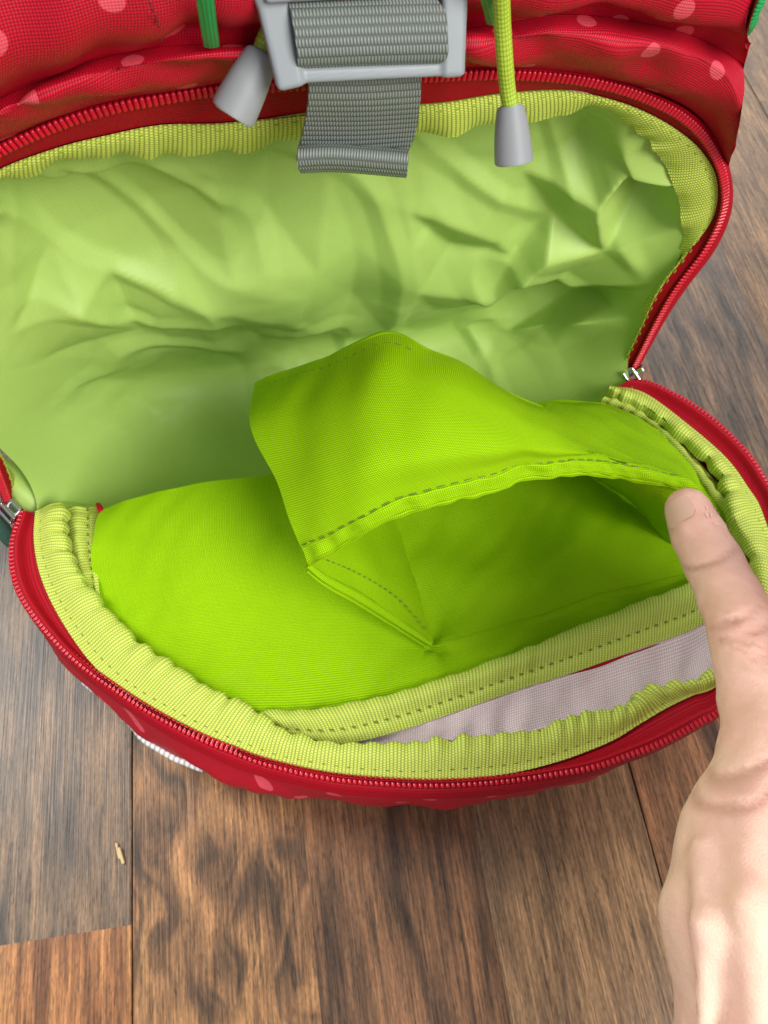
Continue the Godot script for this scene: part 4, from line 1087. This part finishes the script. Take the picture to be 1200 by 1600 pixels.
# ------------------------------------------------------------------ hand
func build_hand() -> void:
	var tip := v(.0939,.1065,-.1195)
	var dip := v(.097,.1102,-.0994)
	var pip := v(.0965,.1222,-.0742)
	var mcp := v(.0921,.1337,-.0347)
	var k0 := v(.0856,.1334,-.0205)
	var k1 := v(.0836,.1321,-.0043)
	var wr := v(.0855,.1258,.0255)
	var wr2 := v(.0911,.1158,.0627)
	var mcp2 := v(.1145,.142,-.0367)
	var mcp3 := v(.1406,.1364,-.035)
	var mcp4 := v(.1678,.1221,-.0286)
	var bones := [
		[tip, v(.0954,.1075,-.11), 0.0070, 0.0081, 0.0], [v(.0954,.1075,-.11), dip, 0.0081, 0.0085, 0.0], [dip, v(.0972,.1155,-.0866), 0.0085, 0.0087, 0.0], [v(.0972,.1155,-.0866), pip, 0.0087, 0.0096, 0.0], [pip, v(.0944,.1267,-.0554), 0.0096, 0.0100, 0.0], [v(.0944,.1267,-.0554), mcp, 0.0100, 0.0126, 0.0],
		[mcp, k0, 0.0138, 0.0170, 0.0], [k0, k1, 0.0170, 0.0213, 0.0], [k1, wr, 0.0213, 0.0229, 0.0], [wr, wr2, 0.0229, 0.0245, 0.0],
		[mcp2, v(.1052,.1295,.014), 0.0144, 0.0202, 0.0], [mcp3, v(.1198,.1264,.0199), 0.0138, 0.0192, 0.0], [mcp4, v(.1373,.1182,.0242), 0.0128, 0.0181, 0.0],
		[v(.1052,.1295,.014), v(.1075,.1128,.0636), 0.019, 0.021, 0.0], [v(.1198,.1264,.0199), v(.1187,.1085,.0648), 0.018, 0.020, 0.0],
	]
	# the other fingers, curled under the palm, and the thumb below the hand
	var fingers := []
	for f in [[mcp2, v(0.006, 0.012, -0.040), v(0.004, -0.022, -0.052), v(-0.004, -0.036, -0.036)], [mcp3, v(0.010, 0.010, -0.042), v(0.006, -0.026, -0.050), v(-0.004, -0.040, -0.032)], [mcp4, v(0.012, 0.006, -0.034), v(0.008, -0.022, -0.042), v(-0.002, -0.034, -0.028)]]:
		var a: Vector3 = f[0]
		fingers.append([a, a + f[1], 0.0115, 0.0092])
		fingers.append([a + f[1], a + f[2], 0.0090, 0.0080])
		fingers.append([a + f[2], a + f[3], 0.0080, 0.0066])
	var th := v(.1022,.1097,.0104)
	fingers.append([th, th + v(0.012, -0.030, -0.020), 0.0140, 0.0112])
	fingers.append([th + v(0.012, -0.030, -0.020), th + v(0.020, -0.048, -0.044), 0.0108, 0.0098])
	fingers.append([th + v(0.020, -0.048, -0.044), th + v(0.022, -0.056, -0.068), 0.0096, 0.0072])
	var knob := [[v(.0739,.1332,-.02), 0.0060], [v(.0682,.1326,-.0053), 0.0068]]
	var tendon := [v(.0784,.1471,-.0258), v(.0719,.1515,-.0067), v(.07,.1459,.023)]
	var vein := [v(.0679,.142,-.0181), v(.0639,.1472,-.0034), v(.0598,.1332,.0443)]
	var lines := []   # skin folds over the knuckle: centre, direction, half length, depth
	for e in [[1120, 1000, 1190, 968], [1118, 978, 1185, 945], [1125, 1018, 1200, 996], [1140, 955, 1180, 938], [1090, 900, 1130, 885], [1150, 1225, 1200, 1218], [1155, 1245, 1200, 1240]]: lines.append(e)
	var fold_a := [v(.0828,.1302,-.0688), v(.0818,.1359,-.0706), v(.0819,.1348,-.064), v(.0835,.1396,-.073), v(.0762,.1444,-.0319), v(.0755,.1428,-.0289), v(.087,.1178,-.0932)]
	var fold_b := [v(.0942,.1388,-.0716), v(.0933,.1405,-.0746), v(.0957,.137,-.0682), v(.092,.1412,-.076), v(.0839,.1538,-.0316), v(.0839,.1522,-.0285), v(.0939,.1193,-.0961)]
	var rng := RandomNumberGenerator.new()
	rng.seed = 4
	var wrinkles := []
	var along := (pip - dip).normalized()
	var face := Vector3(0, 0.883, 0.469)
	var across := along.cross(face).normalized()
	for i in 16:
		var mid := pip + along * rng.randf_range(-0.011, 0.012) + across * rng.randf_range(-0.004, 0.004) + face * 0.0092
		var dir := (across + along * rng.randf_range(-0.35, 0.35)).normalized() * rng.randf_range(0.002, 0.0055)
		wrinkles.append([mid - dir, mid + dir, rng.randf_range(0.00015, 0.00042)])
	var f := func(p: Vector3) -> float:
		var d := 1.0
		for i in bones.size():
			var b: Array = bones[i]
			d = smin(d, cone(p, b[0], b[1], b[2], b[3]), 0.0012 if i < 6 else 0.006)
		for k in knob: d = smin(d, p.distance_to(k[0]) - k[1], 0.005)
		var g := 1.0
		for b in fingers: g = smin(g, cone(p, b[0], b[1], b[2], b[3]), 0.003)
		d = smin(d, g, 0.004)
		d = smin(d, cone(p, tendon[0], tendon[1], 0.002, 0.0022), 0.006)
		d = smin(d, cone(p, tendon[1], tendon[2], 0.0022, 0.0022), 0.006)
		d = smin(d, cone(p, vein[0], vein[1], 0.0014, 0.0018), 0.005)
		d = smin(d, cone(p, vein[1], vein[2], 0.0018, 0.0014), 0.005)
		for i in fold_a.size():
			var c := cone(p, fold_a[i], fold_b[i], 0.0, 0.0)
			if c < 0.012: d += 0.0004 * exp(-pow(along_line(p, fold_a[i], fold_b[i]) / 0.0008, 2.0)) * smoothstep(0.012, 0.006, c)
		if p.distance_squared_to(pip) < 0.0006:
			for wr_ in wrinkles:
				var c := cone(p, wr_[0], wr_[1], 0.0, 0.0)
				if c < 0.004: d += wr_[2] * exp(-pow(along_line(p, wr_[0], wr_[1]) / 0.0009, 2.0)) * smoothstep(0.004, 0.002, c)
		d += noise.get_noise_3d(p.x * 330.0, p.y * 330.0, p.z * 330.0) * 0.00008
		d += noise.get_noise_3d(p.x * 130.0, p.y * 130.0, p.z * 130.0) * 0.00022
		return d
	var tint := func(p: Vector3) -> Color:
		var base := Color(0.77, 0.475, 0.375)
		var pinkish := Color(0.69, 0.37, 0.285)
		var yellow := Color(0.78, 0.58, 0.42)
		var a := exp(-pow(p.distance_to(tip) / 0.016, 2.0)) * 0.8 + exp(-pow(p.distance_to(pip) / 0.012, 2.0)) * 0.55 + exp(-pow(p.distance_to(k0) / 0.026, 2.0)) * 0.35
		var c := base.lerp(pinkish, clampf(a + noise.get_noise_3d(p.x * 60.0, p.y * 60.0, p.z * 60.0) * 0.3 + noise.get_noise_3d(p.x * 190.0, p.y * 190.0, p.z * 190.0) * 0.22, 0.0, 1.0))
		c = c.lerp(yellow, clampf(1.0 - p.distance_to(k1) / 0.04 + noise.get_noise_3d(p.x * 45.0, p.y * 45.0, p.z * 45.0 + 8.0) * 0.3, 0.0, 0.8))
		for i in fold_a.size():
			if cone(p, fold_a[i], fold_b[i], 0.0, 0.0) < 0.011: c = c.lerp(Color(0.42, 0.19, 0.14), 0.45 * exp(-pow(along_line(p, fold_a[i], fold_b[i]) / 0.0009, 2.0)))
		return c
	var centre := k0
	var shifted := func(p: Vector3) -> float: return f.call(p + centre)
	var m := solid(shifted, v(-0.055, -0.07, -0.115), v(0.110, 0.055, 0.10), 0.0015, func(p): return tint.call(p + centre))
	var hand := part(self, "person", m, M.skin)
	hand.position = centre
	tag(hand, "bare adult hand reaching in from the right, one finger holding the lime pocket open", "person")
	# the nail on the side of the fingertip away from the camera's right
	var axis := (dip - tip).normalized()
	var out := (v(.0876,.1117,-.1178) - tip)
	out = (out - axis * out.dot(axis)).normalized()
	var side := axis.cross(out)
	var nail := []
	for i in 9:
		var row := []
		var s := (i / 8.0) * 0.0085 - 0.0012
		for k in 9:
			var an := (k / 8.0 - 0.5) * 1.35 * sqrt(maxf(0.05, 1.0 - pow((i - 4.0) / 4.6, 4.0)))
			var r := (sqrt(0.0070 * 0.0070 - s * s) if s < 0.0 else lerpf(0.0070, 0.0081, s / 0.0085)) + 0.0002
			row.append(tip + axis * s + (out * cos(an) + side * sin(an)) * r - centre)
		nail.append(row)
	# dry flakes of skin on the fingertip
	var fp := PackedVector3Array()
	var fn := PackedVector3Array()
	var fu := PackedVector2Array()
	var fi := PackedInt32Array()
	for i in 18:
		var s := rng.randf_range(0.0005, 0.017)
		var an := rng.randf_range(1.0, 2.2)
		var r := lerpf(0.0071, 0.0086, s / 0.017)
		var n := out * cos(an) + side * sin(an) * (1.0 if side.dot(face) > 0.0 else -1.0)
		var at := tip + axis * s + n * (r + 0.00005) - centre
		var b := fp.size()
		var size := rng.randf_range(0.00025, 0.0007)
		var turn := rng.randf_range(0.0, TAU)
		var t1 := axis.rotated(n, turn)
		var t2 := n.cross(t1)
		for q in [t1 * size * 1.6, t2 * size * 0.5 + n * 0.00012, -t1 * size, -t2 * size * 0.6 + n * 0.0001]:
			fp.append(at + q); fn.append(n); fu.append(Vector2.ZERO)
		fi.append_array([b, b + 1, b + 2, b, b + 2, b + 3])
	part(hand, "dry_skin", commit(fp, fn, fu, fi), M.flake).set_meta("kind", "stuff")
	part(hand, "fingernail", sheet(nail, 0.0004), M.nail)

func along_line(p: Vector3, a: Vector3, b: Vector3) -> float:   # distance from the sheet through the fold line, seen from above the hand
	var d := (b - a).normalized()
	var n := d.cross(Vector3(0, 0.883, 0.469)).normalized()
	return (p - a).dot(n)

func build_crumbs() -> void:
	var c := Node3D.new()
	c.name = "straw_crumb"
	add_child(c)
	c.position = v(-0.0986, 0.0006, -0.0308)
	tag(c, "tiny split straw crumb lying on the floor at the lower left", "crumb")
	part(c, "straw_half", beads([[v(-0.0016, 0.0004, -0.0035), v(0.0003, 0.0006, 0.0012), 0.00055]], 0.0005, 6, 3), M.crumb)
	part(c, "straw_half", beads([[v(-0.0003, 0.0008, -0.0018), v(0.0018, 0.0003, 0.0028), 0.0007]], 0.0005, 6, 3), M.crumb)
